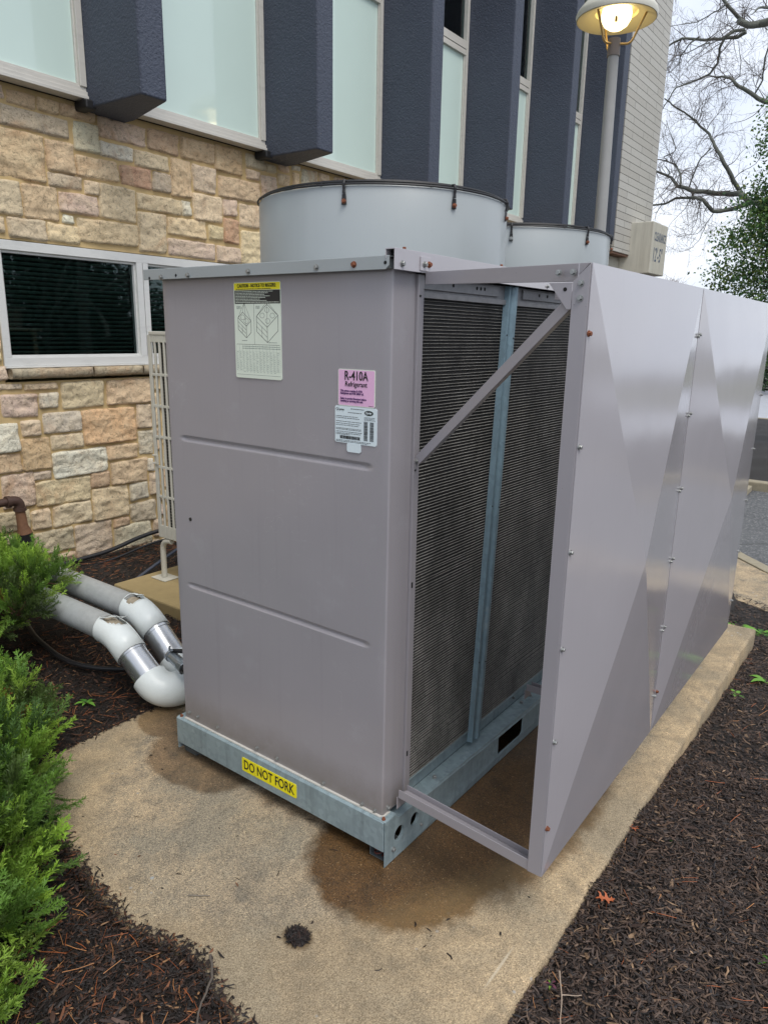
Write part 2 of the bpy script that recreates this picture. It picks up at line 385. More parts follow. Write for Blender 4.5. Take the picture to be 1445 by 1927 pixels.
def fast_mesh(name, V, F, mats, tint=None, parent=None, mi=None, smooth=False):
    """V (n,3), F (m,k) with one k; optional per-vertex tint"""
    V = np.asarray(V, np.float32); F = np.asarray(F, np.int32)
    me = bpy.data.meshes.new(name); me.vertices.add(len(V)); me.vertices.foreach_set('co', V.ravel())
    k = F.shape[1]; me.loops.add(F.size); me.loops.foreach_set('vertex_index', F.ravel())
    me.polygons.add(len(F)); me.polygons.foreach_set('loop_start', np.arange(0, F.size, k, dtype=np.int32))
    me.update(calc_edges=True); me.validate()
    if not isinstance(mats, (list, tuple)): mats = [mats]
    for m_ in mats: me.materials.append(m_)
    if mi is not None: me.polygons.foreach_set('material_index', np.asarray(mi, np.int32))
    if tint is not None:
        ca = me.color_attributes.new('tint', 'FLOAT_COLOR', 'POINT')
        T = np.ones((len(V), 4), np.float32); T[:, :3] = tint; ca.data.foreach_set('color', T.ravel())
    if smooth: me.polygons.foreach_set('use_smooth', [True]*len(F))
    o = bpy.data.objects.new(name, me); C.objects.link(o)
    if parent is not None: attach(o, parent)
    return o
def thing(name, label, cat, loc=(0, 0, 0), group=None):
    o = bpy.data.objects.new(name, None); C.objects.link(o); o.location = loc; o.empty_display_size = .1
    o['label'] = label; o['category'] = cat
    if group: o['group'] = group
    return o
def tag(o, label, cat, group=None):
    o['label'] = label; o['category'] = cat
    if group: o['group'] = group
    return o
def setting(o, kind='structure', label=None):
    o['kind'] = kind
    if label: o['label'] = label
    return o
def text_mesh(name, txt, size, loc, rot, mat, parent, align='CENTER', sx=1.0, ext=.0003, bold=0.0, space=1.0, line=1.0):
    cu = bpy.data.curves.new(name, 'FONT'); cu.body = txt; cu.size = size; cu.align_x = align; cu.align_y = 'CENTER'
    cu.extrude = ext; cu.offset = bold; cu.space_character = space; cu.space_line = line; cu.resolution_u = 3
    to = bpy.data.objects.new(name, cu); C.objects.link(to)
    dg = bpy.context.evaluated_depsgraph_get(); me = bpy.data.meshes.new_from_object(to.evaluated_get(dg))
    bpy.data.objects.remove(to); me.name = name; me.materials.clear(); me.materials.append(mat)
    o = bpy.data.objects.new(name, me); C.objects.link(o)
    T = Matrix.Translation(loc) @ rot.to_4x4() @ Matrix.Diagonal((sx, 1, 1, 1)); me.transform(T)
    attach(o, parent); return o
ROT_F = Matrix(((1, 0, 0), (0, 0, -1), (0, 1, 0)))           # text upright, facing -Y, reading +X
ROT_R = Matrix(((0, 0, 1), (1, 0, 0), (0, 1, 0)))            # text upright, facing +X, reading +Y
def sm(a, b, x):
    t = np.clip((x-a)/(b-a), 0, 1); return t*t*(3-2*t)
STONES=[(0.934,1.114,3.056,3.14,'br'),(1.122,1.274,3.057,3.144,'br'),(1.278,1.534,3.064,3.139,'br'),(0.871,1.336,2.924,3.046,'gr'),(1.363,1.547,2.868,3.057,'gw'),(1.558,1.929,2.991,3.129,'pk'),(0.801,1.148,2.612,2.906,'ta'),(1.151,1.352,2.704,2.903,'ta'),(1.552,1.816,2.869,2.971,'wh'),(1.369,1.687,2.705,2.849,'ta'),(1.701,1.965,2.703,2.846,'rd'),(1.151,1.391,2.608,2.699,'gr'),(1.412,1.519,2.599,2.693,'cr'),(1.518,1.817,2.454,2.686,'cr'),(0.747,0.958,2.392,2.604,'cr'),(0.965,1.216,2.389,2.603,'ta'),(1.219,1.505,2.452,2.592,'pk'),(1.234,1.319,2.386,2.446,'wh'),(1.34,1.82,2.28,2.445,'ye'),(0.851,1.11,2.254,2.384,'cr'),(1.119,1.343,2.252,2.377,'ye'),(0.756,0.833,2.268,2.381,'cr'),(1.95,2.23,2.986,3.133,'br'),(2.241,2.576,2.984,3.141,'br'),(2.583,2.865,2.944,3.143,'rb'),(2.916,3.131,3.032,3.145,'gr'),(3.148,3.26,3.038,3.105,'gr'),(1.826,2.126,2.853,2.966,'cr'),(2.141,2.333,2.695,2.97,'ta'),(2.347,2.576,2.763,2.958,'pk'),(2.604,3.063,2.759,2.927,'ta'),(2.913,3.067,2.941,3.022,'pk'),(3.088,3.262,2.825,3.009,'pk'),(1.975,2.13,2.701,2.839,'gr'),(1.825,2.227,2.559,2.68,'ye'),(2.235,2.325,2.563,2.681,'wh'),(2.34,2.636,2.55,2.757,'cr'),(2.653,2.793,2.62,2.752,'pk'),(2.825,3.056,2.553,2.743,'ye'),(1.832,2.077,2.26,2.548,'cr'),(2.089,2.462,2.406,2.544,'ye'),(2.481,2.638,2.413,2.525,'ye'),(2.65,2.814,2.406,2.602,'rd'),(2.089,2.55,2.251,2.388,'pk'),(2.564,2.83,2.251,2.387,'pk'),(2.837,3.06,2.251,2.53,'ye'),(0.623,0.843,1.29,1.327,'pk'),(0.852,1.09,1.282,1.32,'ta'),(1.107,1.437,1.134,1.325,'cr'),(1.459,1.845,1.136,1.324,'ta'),(0.681,0.933,1.099,1.257,'pk'),(0.946,1.085,1.147,1.254,'wh'),(0.602,0.786,0.873,1.073,'wh'),(0.806,0.94,0.968,1.071,'cr'),(0.957,1.245,0.968,1.118,'gw'),(1.253,1.695,0.847,1.118,'or'),(1.712,1.842,0.937,1.126,'cr'),(0.795,0.993,0.722,0.947,'rb'),(1.011,1.247,0.843,0.951,'cr'),(1.708,1.845,0.728,0.921,'gw'),(0.583,0.781,0.734,0.864,'rb'),(1.006,1.431,0.644,0.832,'wh'),(1.436,1.697,0.719,0.835,'ta'),(1.445,1.777,0.521,0.707,'ta'),(0.85,0.993,0.654,0.711,'gr'),(0.628,0.852,0.485,0.723,'pk'),(0.852,1.274,0.454,0.641,'ye'),(1.282,1.436,0.53,0.644,'rb'),(1.282,1.588,0.268,0.521,'ye'),(1.595,1.777,0.377,0.512,'gw'),(1.594,1.83,0.192,0.355,'gr'),(0.814,0.953,0.302,0.446,'cr'),(0.966,1.27,0.292,0.455,'cr'),(1.441,1.582,0.19,0.265,'rb'),(0.816,1.107,0.108,0.283,'gr'),(1.119,1.419,0.016,0.277,'gr'),(1.432,1.775,0.008,0.191,'gw'),(1.791,1.899,0.037,0.184,'pk'),(1.787,1.887,0.392,0.571,'cr'),(1.309,1.579,-0.059,0.031,'gr'),(1.123,1.3,-0.043,0.016,'rb'),(0.923,1.113,-0.013,0.081,'pk'),(0.589,0.804,0.324,0.472,'cr'),(1.588,1.851,-0.084,0.02,'gr'),(0.664,0.744,1.352,1.441,'pk'),(1.78,1.839,0.586,0.692,'wh')]
XW = -3.7
# ================================================================ building
bld = thing('office_building', 'tan stone and cream brick office building with navy fins and pale green glass panels', 'building', (-4.5, 3, -.15))
PAL = {'cr': (204, 186, 152), 'ye': (208, 188, 150), 'ta': (198, 170, 136), 'pk': (190, 168, 150), 'gr': (170, 158, 136), 'gw': (182, 178, 162),
       'wh': (212, 210, 198), 'rb': (176, 142, 108), 'br': (172, 142, 112), 'rd': (168, 120, 96), 'or': (198, 152, 106)}
WY0, WY1, WZ0, WZ1 = .735, 2.95, 1.335, 2.243
def build_wall():
    Y0, Y1, Z0, Z1, g = -4.0, 9.78, -.3, 3.16, .02
    ny, nz_ = int((Y1-Y0)/g), int((Z1-Z0)/g)
    occ = np.zeros((ny, nz_), bool)
    def cells(y0, y1, z0, z1): return (max(0, int(round((y0-Y0)/g))), min(ny, int(round((y1-Y0)/g))), max(0, int(round((z0-Z0)/g))), min(nz_, int(round((z1-Z0)/g))))
    a, b, c, d = cells(WY0, WY1, WZ0, WZ1); occ[a:b, c:d] = True
    st = []
    for (y0, y1, z0, z1, k) in STONES:
        st.append((y0, y1, z0, z1, k)); a, b, c, d = cells(y0-.012, y1+.012, z0-.012, z1+.012); occ[a:b, c:d] = True
    r = random.Random(11); keys = ['cr', 'ye', 'ta', 'pk', 'gr', 'gw', 'wh', 'rb', 'cr', 'ta', 'ye']
    for j in range(nz_):
        for i in range(ny):
            if occ[i, j]: continue
            wn = r.randint(8, 24); hn = r.choice([6, 8, 10, 12, 14])
            w_ = 0
            while i+w_ < ny and w_ < wn and not occ[i+w_, j]: w_ += 1
            if i+w_ < ny and not occ[i+w_:min(ny, i+w_+5), j].any() is False: pass
            h_ = 0
            while j+h_ < nz_ and h_ < hn and not occ[i:i+w_, j+h_].any(): h_ += 1
            occ[i:i+w_, j:j+h_] = True
            if w_*g < .06 or h_*g < .05: continue
            st.append((Y0+i*g+.011, Y0+(i+w_)*g-.011, Z0+j*g+.011, Z0+(j+h_)*g-.011, r.choice(keys)))
    V = []; F = []; T = []
    for idx, (y0, y1, z0, z1, k) in enumerate(st):
        wy, wz = y1-y0, z1-z0
        if wy < .03 or wz < .03: continue
        near = -.4 < (y0+y1)/2 < 4.2
        y0 -= .006; y1 += .006; z0 -= .006; z1 += .006; wy, wz = y1-y0, z1-z0
        n_, m_ = (max(5, min(34, int(wy/.013))), max(5, min(26, int(wz/.013)))) if near else (5, 4)
        base = np.array(s2l([min(235, (c*.8+m_*.2)+24) for c, m_ in zip(PAL[k], (212, 184, 140))])) * (1+r.uniform(-.1, .1)); base = base*np.array([1, 1+r.uniform(-.04, .04), 1+r.uniform(-.08, .06)])
        tl = r.uniform(-.012, .012); tz = r.uniform(-.012, .012); bul = r.uniform(.004, .016); off = idx*3.7
        k0 = len(V)
        kk = [(r.uniform(-.008, .008), r.uniform(-.007, .007)) for _ in range(4)]
        for jj in range(m_+1):
            for ii in range(n_+1):
                u, v = ii/n_, jj/m_
                cy = sum(q_[0]*wt for q_, wt in zip(kk, ((1-u)*(1-v), u*(1-v), (1-u)*v, u*v)))
                cz = sum(q_[1]*wt for q_, wt in zip(kk, ((1-u)*(1-v), u*(1-v), (1-u)*v, u*v)))
                e = min(u*wy, (1-u)*wy, v*wz, (1-v)*wz)
                y = y0+u*wy+cy; z = z0+v*wz+cz
                # ragged outline
                rg = noise.noise((y*14+off, z*14, 3.3))*.014
                dy = (rg if (ii in (0, n_)) else 0); dz = (noise.noise((y*12, z*12+off, 8.1))*.009 if jj in (0, m_) else 0)
                # round off corners
                cu, cv = abs(u-.5)*2, abs(v-.5)*2
                if cu > .8 and cv > .8:
                    y -= math.copysign(.005, u-.5)*(cv-.8)*5*.8; z -= math.copysign(.005, v-.5)*(cu-.8)*5*.8
                prof = float(sm(0, .009, e))
                h = -.03 if (ii in (0, n_) or jj in (0, m_)) else -.012+prof*(bul*.7+.01) + tl*(u-.5)+tz*(v-.5) + noise.noise((y*7+off, z*9, off))*.014 + noise.noise((y*20, z*26+off, 1))*.008 - abs(noise.noise((y*9+off, z*17, 5)))*.015 + noise.noise((y*55, z*60+off, 1))*.003
                V.append((XW+h, y+dy, z+dz)); T.append(base)
        for jj in range(m_):
            for ii in range(n_):
                a = k0+jj*(n_+1)+ii; F.append((a, a+1, a+n_+2, a+n_+1))
    o = fast_mesh('stone_facing', V, F, m_stone, np.array(T), bld)
    mo = MB()
    mo.box(XW-.32, -4, -.4, XW-.016, WY0, 3.17); mo.box(XW-.32, WY1, -.4, XW-.016, 9.78, 3.17)
    mo.box(XW-.32, WY0, -.4, XW-.016, WY1, WZ0); mo.box(XW-.32, WY0, WZ1, XW-.016, WY1, 3.17)
    mo.build('mortar_wall', m_mortar, bld)
build_wall()

# ---- lower window with two lights
def lower_window():
    f = MB(); xo = XW-.002; xi = XW-.07
    zb, zt = 1.44, 2.237
    f.box(xi, .737, zb, xo, 2.948, zb+.055); f.box(xi, .737, zt-.06, xo, 2.948, zt)
    for (a, b) in ((.737, .785), (1.785, 1.835), (1.84, 1.885), (2.9, 2.948)): f.box(xi, a, zb+.055, xo+(.0), b, zt-.06)
    # inner sash steps
    for (a, b) in ((.785, 1.785), (1.885, 2.9)):
        f.box(xi, a, zb+.055, xo-.02, a+.014, zt-.06); f.box(xi, b-.014, zb+.055, xo-.02, b, zt-.06)
        f.box(xi, a+.014, zb+.055, xo-.02, b-.014, zb+.072); f.box(xi, a+.014, zt-.077, xo-.02, b-.014, zt-.06)
    f.box(xi, .74, zb-.012, xo+.012, 2.945, zb-.001)
    wd = f.build('window', m_white, bld, bevel=.002)
    wd['label'] = 'white framed lower window with two dark lights and blinds'
    for (a, b) in ((.799, 1.771), (1.899, 2.886)):
        MB().box(XW-.052, a, zb+.072, XW-.046, b, zt-.077).build('pane', m_glass, wd)
        bl = MB(); z = zb+.08
        while z < zt-.09:
            bl.add([(XW-.115, a-.005, z), (XW-.115, b+.005, z), (XW-.096, b+.005, z+.013), (XW-.096, a-.005, z+.013)], [(0, 1, 2, 3)])
            bl.box(XW-.0965, a-.005, z+.0125, XW-.095, b+.005, z+.0165)
            z += .0305
        bl.build('blind', simple('dark_blind_slat', (176, 184, 176), .6), wd)
    MB().box(XW-.9, WY0, WZ0, XW-.33, WY1, WZ1+.1).build('room_void', m_dark, wd)
    # stone sill, two long rough stones
    V = []; F = []; T = []
    for (a, b, cc) in ((.757, 1.335, (170, 160, 138)), (1.347, 1.75, (176, 164, 138)), (1.762, 2.94, (168, 156, 134))):
        n_ = max(6, int((b-a)/.03)); k0 = len(V); pr = [(-.04, 1.357), (.03, 1.357), (.048, 1.375), (.05, 1.40), (.046, 1.424), (-.04, 1.426)]
        for i in range(n_+1):
            y = a+(b-a)*i/n_
            for (dx, z) in pr:
                q_ = noise.noise((y*16, z*40, 4)); V.append((XW+dx+q_*.008, y, z+q_*.004)); T.append(s2l(cc))
        for i in range(n_):
            for j in range(5): F.append((k0+i*6+j, k0+i*6+j+1, k0+(i+1)*6+j+1, k0+(i+1)*6+j))
        F.append((k0, k0+1, k0+2, k0+3)); F.append((k0, k0+3, k0+4, k0+5)); e_ = k0+n_*6; F.append((e_, e_+1, e_+2, e_+3)); F.append((e_, e_+3, e_+4, e_+5))
    fast_mesh('sill', V, F, m_stone, np.array(T), wd)
lower_window()

# ---- fins and upper bays
FY = [-1.79, -.18, 1.434, 3.062, 4.66, 6.251, 7.843, 9.57]
XG = -3.6
fin0 = None
for i, y in enumerate(FY):
    if fin0 is None:
        f = MB(); f.prism([(XG-.12, -.01), (XG, -.01), (-3.04, 0), (-3.04, .195), (XG, .34), (XG-.12, .34)], 2, 3.12, 8.2)
        fin0 = f.build('fin', m_stucco, bld, smooth=30, bevel=.012, seg=3); fin0.location = (0, y, 0); f_ = fin0
    else:
        f_ = fin0.copy(); C.objects.link(f_); f_.location = (0, y, 0)
    MB().box(XG-.1, y-.06, 3.105, XG+.045, y+.02, 3.165).build('fin_flashing', m_black, bld, bevel=.012)
def bays():
    for i in range(len(FY)-1):
        a, b = FY[i]+.345, FY[i+1]-.012
        f = MB(); ft = .045
        # stepped sill
        f.box(XG-.09, a, 3.168, XG+.012, b, 3.188); f.box(XG-.09, a, 3.188, XG, b, 3.215); f.box(XG-.09, a, 3.215, XG-.014, b, 3.245)
        f.box(XG-.09, a, 3.245, XG-.004, a+ft, 7.9); f.box(XG-.09, b-ft, 3.245, XG-.004, b, 7.9)
        f.box(XG-.09, a+ft, 4.76, XG-.01, b-ft, 4.815); f.box(XG-.09, a+ft, 4.82, XG-.006, b-ft, 4.90)
        f.box(XG-.09, a+ft, 7.0, XG-.006, b-ft, 7.1)
        # glazing bead
        for (c, d) in ((a+ft, a+ft+.012), (b-ft-.012, b-ft)): f.box(XG-.06, c, 3.245, XG-.022, d, 4.76)
        f.box(XG-.06, a+ft+.012, 3.245, XG-.022, b-ft-.012, 3.258)
        wd = f.build('upper_window', m_trim, bld, bevel=.002)
        MB().box(XG-.052, a+ft+.01, 3.258, XG-.04, b-ft-.01, 4.765).build('spandrel_pane', m_green, wd)
        MB().box(XG-.056, a+ft, 4.9, XG-.05, b-ft, 7.0).build('pane', m_glass, wd)
        bl = MB(); z = 4.92
        while z < 6.98: bl.box(XG-.14, a, z, XG-.12, b, z+.003); z += .028
        bl.build('blind', simple('upper_blind_slat', (84, 92, 88), .6), wd)
        MB().box(XG-.5, a, 4.85, XG-.3, b, 7.5).build('room_void', m_dark, wd)
bays()
f = MB(); f.box(XG-.8, -4, 3.168, XG-.09, 9.79, 4.80); f.box(XG-.8, -4, 7.1, XG-.09, 9.79, 8.3)
f.box(-9.5, -4, -.4, XW-.9, 9.79, 8.3); f.box(XW-.33, -4, 3.172, XG-.095, 9.79, 3.176)
f.build('inner_wall', m_dark, bld)
MB().box(-9.6, -4.1, 8.301, -3.3, 11.55, 8.5).build('roof', m_trim, bld)
# ---- cream brick end wall over the driveway passage
MB().box(-9.5, 9.795, 2.99, -3.04, 11.44, 8.3).build('brick_wall', m_brick, bld)
MB().box(-9.5, 9.8, 2.955, -3.055, 11.42, 2.987).build('steel_lintel', simple('rusty_lintel', (120, 92, 76), .8), bld)
bm_ = MB(); bm_.box(-9.5, 10.5, 2.70, -2.69, 11.25, 3.478); bm_.box(-9.5, 9.9, 2.55, -3.2, 11.3, 2.953)
beam = bm_.build('concrete_beam', m_beam, bld, bevel=.012); beam['label'] = 'concrete clearance beam end with blue painted lettering'
pr_ = MB(); pr_.part().box(-5.5, 9.9, -.2, -4.9, 10.4, 2.549); pr_.part().box(-9.0, 11.5, -.2, -8.6, 11.9, 2.6); pr_.build('pier', m_beam, bld)
m_letter = simple('faded_blue_lettering', (72, 88, 112), .7, 0, .3, 30)
text_mesh('clearance_lettering', "CLEARANCE", .18, Vector((-2.6885, 10.885, 3.26)), ROT_R, m_letter, beam, sx=.50, bold=.004, space=1.22)
text_mesh('clearance_lettering', "12'-5\"", .30, Vector((-2.6885, 10.83, 2.985)), ROT_R, m_letter, beam, sx=.62, bold=.003, space=1.1)
# ================================================================ ground
def mulch_h(x, y):
    x = np.asarray(x, float); y = np.asarray(y, float)
    right = -.03 - .10*sm(.3, 2.9, y)
    left = -.035 + .04*sm(-2.2, -3.7, x) + .0*y
    near = .0 - .03*sm(-.75, -.6, y)
    h = np.where(x > .3, right, np.where(y < -.6, near, left))
    h = np.where((x > .3) & (y < -.2), right+.0*y, h)
    h = h + .008*np.sin(x*9.1+y*3.3) + .006*np.sin(y*13.7-x*5) + .004*np.sin(x*31)*np.cos(y*27)
    return h
PAD = [(.57, -.70), (.57, 2.99), (-1.46, 2.99), (-1.46, -.28), (-1.42, -.42), (-1.32, -.50), (-1.18, -.53), (-.88, -.586), (-.724, -.615), (-.48, -.648), (-.37, -.634), (-.256, -.598), (-.17, -.60), (-.108, -.632), (.04, -.661), (.3, -.69)]
# pad: slab with rounded arris, grid-perturbed rim
def dense(poly, step=.06):
    o = []
    for i in range(len(poly)):
        a = Vector((*poly[i], 0)); b = Vector((*poly[(i+1) % len(poly)], 0)); n_ = max(1, int((b-a).length/step))
        for k in range(n_): p = a.lerp(b, k/n_); o.append((p.x, p.y))
    return o
dp = dense(PAD); cxp, cyp = -.45, 1.15
def inset(poly, d):
    n_ = len(poly); o = []
    for i in range(n_):
        a, b, c = Vector(poly[i-1]), Vector(poly[i]), Vector(poly[(i+1) % n_])
        t = (c-a).normalized(); nn = Vector((-t.y, t.x)); o.append((b.x+nn.x*d, b.y+nn.y*d))
    return o
jit = [(x + noise.noise((x*9, y*9, 0))*.006, y + noise.noise((x*9, y*9, 5))*.006) for x, y in dp]
f = MB(); n_ = len(jit); rings = [(-.004, -.34), (0, -.10), (.0, -.014), (.004, -.005), (.012, -.001), (.03, 0)]
for (d, z) in rings:
    for (x, y) in inset(jit, d): f.v.append((x, y, z + (noise.noise((x*30, y*30, z*60))*.004 if -.3 < z < -.002 else 0)))
for r_ in range(len(rings)-1):
    for i in range(n_): f.f.append((r_*n_+i, r_*n_+(i+1) % n_, (r_+1)*n_+(i+1) % n_, (r_+1)*n_+i)); f.mi.append(0)
f.f.append(tuple((len(rings)-1)*n_+i for i in range(n_))); f.mi.append(0)
pad = setting(f.build('equipment_pad', m_pad, smooth=35)); pad['label'] = 'tan exposed aggregate concrete pad stained wet under the unit'

def pip(px, py, poly):
    inside = np.zeros(len(px), bool); n_ = len(poly)
    for i in range(n_):
        x1, y1 = poly[i]; x2, y2 = poly[(i+1) % n_]
        c = ((y1 > py) != (y2 > py)) & (px < (x2-x1)*(py-y1)/((y2-y1) if y2 != y1 else 1e-9)+x1); inside ^= c
    return inside
# mulch bed sheet
gx = np.arange(-3.72, 2.7, .05); gy = np.arange(-3.2, 3.80, .05)
X, Y = np.meshgrid(gx, gy); H = mulch_h(X, Y)
ins = pip(X.ravel(), Y.ravel(), [(x*1.0, y) for x, y in PAD]).reshape(X.shape); H = np.where(ins, -.12, H)
V = np.stack([X.ravel(), Y.ravel(), H.ravel()], 1); nx_, ny_ = len(gx), len(gy)
I = np.arange(nx_*ny_).reshape(ny_, nx_); F = np.stack([I[:-1, :-1].ravel(), I[:-1, 1:].ravel(), I[1:, 1:].ravel(), I[1:, :-1].ravel()], 1)
setting(fast_mesh('mulch_bed', V, F, m_mulch, smooth=True))
f = MB(); f.box(-60, -60, -.6, 80, 140, -.215); setting(f.build('parking_lot', m_asph))
# sidewalk: broom strip beyond the bed, running obliquely, with kerb
def strip(name, poly, z0, z1, mt, bev=.01):
    f = MB(); f.prism(poly, 2, z0, z1); return setting(f.build(name, mt, bevel=bev))
strip('sidewalk', [(-3.6, 8.6), (-3.6, 6.2), (-.35, 4.3), (.0, 4.06), (.53, 3.79), (2.7, 3.4), (8, 3.0), (8, 3.9), (2.6, 4.1), (.75, 4.45), (.33, 4.76), (.02, 5.09), (-.3, 5.5), (-.55, 6.2), (-.6, 8.6)], -.3, -.148, m_walk)
strip('mulch_verge', [(-3.7, 3.75), (2.65, 3.75), (2.65, 3.43), (.53, 3.80), (0, 4.07), (-.35, 4.31), (-3.6, 6.2)], -.3, -.152, m_mulch, 0)
f = MB(); kp = [(.75, 4.45), (.33, 4.76), (.02, 5.09), (-.3, 5.5), (-.55, 6.2), (-.6, 8.6)]
for i in range(len(kp)-1):
    a, b = Vector((*kp[i], 0)), Vector((*kp[i+1], 0)); t = (b-a).normalized(); nn = Vector((t.y, -t.x, 0))*.13
    f.add([(a.x+nn.x*.03, a.y+nn.y*.03, z) for z in (-.3, -.14)]+[(b.x+nn.x*.03, b.y+nn.y*.03, z) for z in (-.3, -.14)]+[(a.x+nn.x, a.y+nn.y, z) for z in (-.3, -.145)]+[(b.x+nn.x, b.y+nn.y, z) for z in (-.3, -.145)],
          [(0, 1, 3, 2), (4, 5, 7, 6), (1, 5, 7, 3), (0, 4, 6, 2), (0, 1, 5, 4), (2, 3, 7, 6)])
kerb = setting(f.build('kerb', m_kerb, bevel=.008))
# far planted island with kerb, then paler lot beyond
f = MB(); f.prism([(-3.4, 8.75), (6, 8.45), (6, 8.62), (-3.4, 8.92)], 2, -.25, -.10); f.prism([(-3.6, 17.4), (6, 17.4), (6, 17.55), (-3.6, 17.55)], 2, -.25, -.10); setting(f.build('island_kerb', m_kerb, bevel=.015))
gx = np.arange(-3.4, 6.01, .12); gy = np.arange(8.8, 17.45, .12); X, Y = np.meshgrid(gx, gy); H = -.12+.10*np.sin((Y-8.8)/8.6*3.14)+.02*np.sin(X*7)*np.cos(Y*6)
V = np.stack([X.ravel(), Y.ravel(), H.ravel()], 1); I = np.arange(X.size).reshape(X.shape)
setting(fast_mesh('island_mulch', V, np.stack([I[:-1, :-1].ravel(), I[:-1, 1:].ravel(), I[1:, 1:].ravel(), I[1:, :-1].ravel()], 1), m_mulch, smooth=True))
m_pale = simple('pale_wet_asphalt', (172, 174, 180), .45, 0, .12, 2, .1)
f = MB(); f.box(-20, 17.6, -.3, 30, 27.4, -.205); f.box(-20, 27.4, -.3, 30, 27.6, -.07); setting(f.build('far_lane', m_pale))
f = MB(); f.box(-40, 27.6, -.3, 50, 60, -.09); setting(f.build('lawn', simple('winter_grass', (98, 100, 84), .9, 0, .25, 3, .5)))
f = MB(); f.prism([(-2.95, .93), (-2.22, .93), (-2.22, 2.1), (-2.95, 2.1)], 2, -.1, .05); sl = setting(f.build('condenser_slab', m_slab, bevel=.012)); sl['label'] = 'small mossy concrete slab under the wall condenser'

# ---- mulch chips ------------------------------------------------------------
def chips(n, xy, hfun, lmin, lmax, wmin, wmax, pal, tiltmax=.35, seed=1, zoff=.002, lay=.01):
    g = np.random.default_rng(seed); x, y = xy; n = len(x)
    Ln = lmin*(lmax/lmin)**(g.random(n)**1.6); Wd = wmin+(wmax-wmin)*g.random(n)**1.5; Th = .0008+.0022*g.random(n)
    th = g.random(n)*np.pi*2; pt = (g.random(n)-.5)*2*tiltmax; rl = (g.random(n)-.5)*1.2
    d = np.stack([np.cos(th)*np.cos(pt), np.sin(th)*np.cos(pt), np.sin(pt)], 1)
    s_ = np.stack([-np.sin(th)*np.cos(rl), np.cos(th)*np.cos(rl), np.sin(rl)], 1); u = np.cross(d, s_)
    c = np.stack([x, y, hfun(x, y)+zoff+lay*g.random(n)], 1)
    bend = (g.random(n)-.5)*.25*Ln
    V = np.zeros((n, 8, 3)); tp = .25+.6*g.random(n)
    for k, (a, b, e) in enumerate(((-.5, -1, 0), (-.5, 1, 0), (0, 1.1, 0), (.5, 1, 0), (.5, -1, 0), (0, -1.1, 0), (-.15, 0, 1), (.2, 0, 1))):
        wv = b*Wd*.5*(tp if a != 0 else 1); V[:, k] = c+d*(a*Ln)[:, None]+s_*(wv + (bend if a == 0 else bend*.6 if k > 5 else 0))[:, None]+u*(e*Th)[:, None]
    base = np.arange(n)*8
    tri = [(0, 1, 6), (1, 2, 6), (2, 7, 6), (2, 3, 7), (3, 4, 7), (4, 5, 7), (5, 6, 7), (5, 0, 6)]
    F = np.concatenate([np.stack([base+a, base+b, base+e], 1) for a, b, e in tri])
    P = np.array([s2l(p[0]) for p in pal]); pr = np.array([p[1] for p in pal]); ch = g.choice(len(P), n, p=pr/pr.sum())
    T = P[ch]*(.7+.6*g.random(n))[:, None]; return V.reshape(-1, 3), F, np.repeat(T, 8, 0)
def scatter(n, x0, x1, y0, y1, seed):
    g = np.random.default_rng(seed); return x0+(x1-x0)*g.random(n), y0+(y1-y0)*g.random(n)
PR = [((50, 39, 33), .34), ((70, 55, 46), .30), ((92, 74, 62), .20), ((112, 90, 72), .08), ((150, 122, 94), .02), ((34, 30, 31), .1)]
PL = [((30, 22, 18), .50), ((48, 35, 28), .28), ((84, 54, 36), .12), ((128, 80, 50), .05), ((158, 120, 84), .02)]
VV = []; FF = []; TT = []; k0 = 0
def addc(r):
    global k0
    VV.append(r[0]); FF.append(r[1]+k0); TT.append(r[2]); k0 += len(r[0])
def region(n, box, pal, seed, keep=None, lr=(.010, .038), wr=(.0018, .006), lay=.012):
    x, y = scatter(n, *box, seed)
    ok = ~pip(x, y, inset(PAD, .012)); x, y = x[ok], y[ok]
    if keep is not None: ok = keep(x, y); x, y = x[ok], y[ok]
    addc(chips(n, (x, y), mulch_h, *lr, *wr, pal, seed=seed+50, lay=lay))
region(46000, (.56, 1.45, -1.0, 1.4), PR, 1, lr=(.010, .045), wr=(.002, .007), lay=.018)
region(420, (.6, 1.4, -1.0, 2.5), [((96, 72, 54), .4), ((60, 44, 36), .4), ((134, 108, 82), .2)], 61, lr=(.03, .075), wr=(.006, .014), lay=.022)
region(260, (-1.5, .3, -1.15, -.5), [((80, 54, 40), .4), ((50, 34, 28), .5), ((124, 92, 66), .1)], 62, lr=(.03, .07), wr=(.006, .014), lay=.02)
region(300, (-2.6, -1.44, -.3, 1.2), [((80, 54, 40), .4), ((50, 34, 28), .5), ((124, 92, 66), .1)], 63, lr=(.03, .07), wr=(.006, .014), lay=.02)
region(17000, (.56, 1.5, 1.4, 3.75), PR, 2, lr=(.014, .045), wr=(.002, .008))
region(9000, (-1.5, 2.6, 3.0, 3.80), PR, 21, lr=(.02, .05), wr=(.003, .009))
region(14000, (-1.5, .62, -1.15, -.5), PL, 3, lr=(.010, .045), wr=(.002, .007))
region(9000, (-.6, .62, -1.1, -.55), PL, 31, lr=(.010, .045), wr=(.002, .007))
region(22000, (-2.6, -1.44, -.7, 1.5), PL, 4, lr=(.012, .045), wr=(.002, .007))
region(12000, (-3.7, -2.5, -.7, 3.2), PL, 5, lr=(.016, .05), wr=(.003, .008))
region(9000, (1.45, 2.65, -3.2, 3.0), PR, 6, lr=(.02, .06), wr=(.003, .01))
region(9000, (-3.6, 1.45, -3.2, -1.1), PL, 7, lr=(.02, .06), wr=(.003, .01))
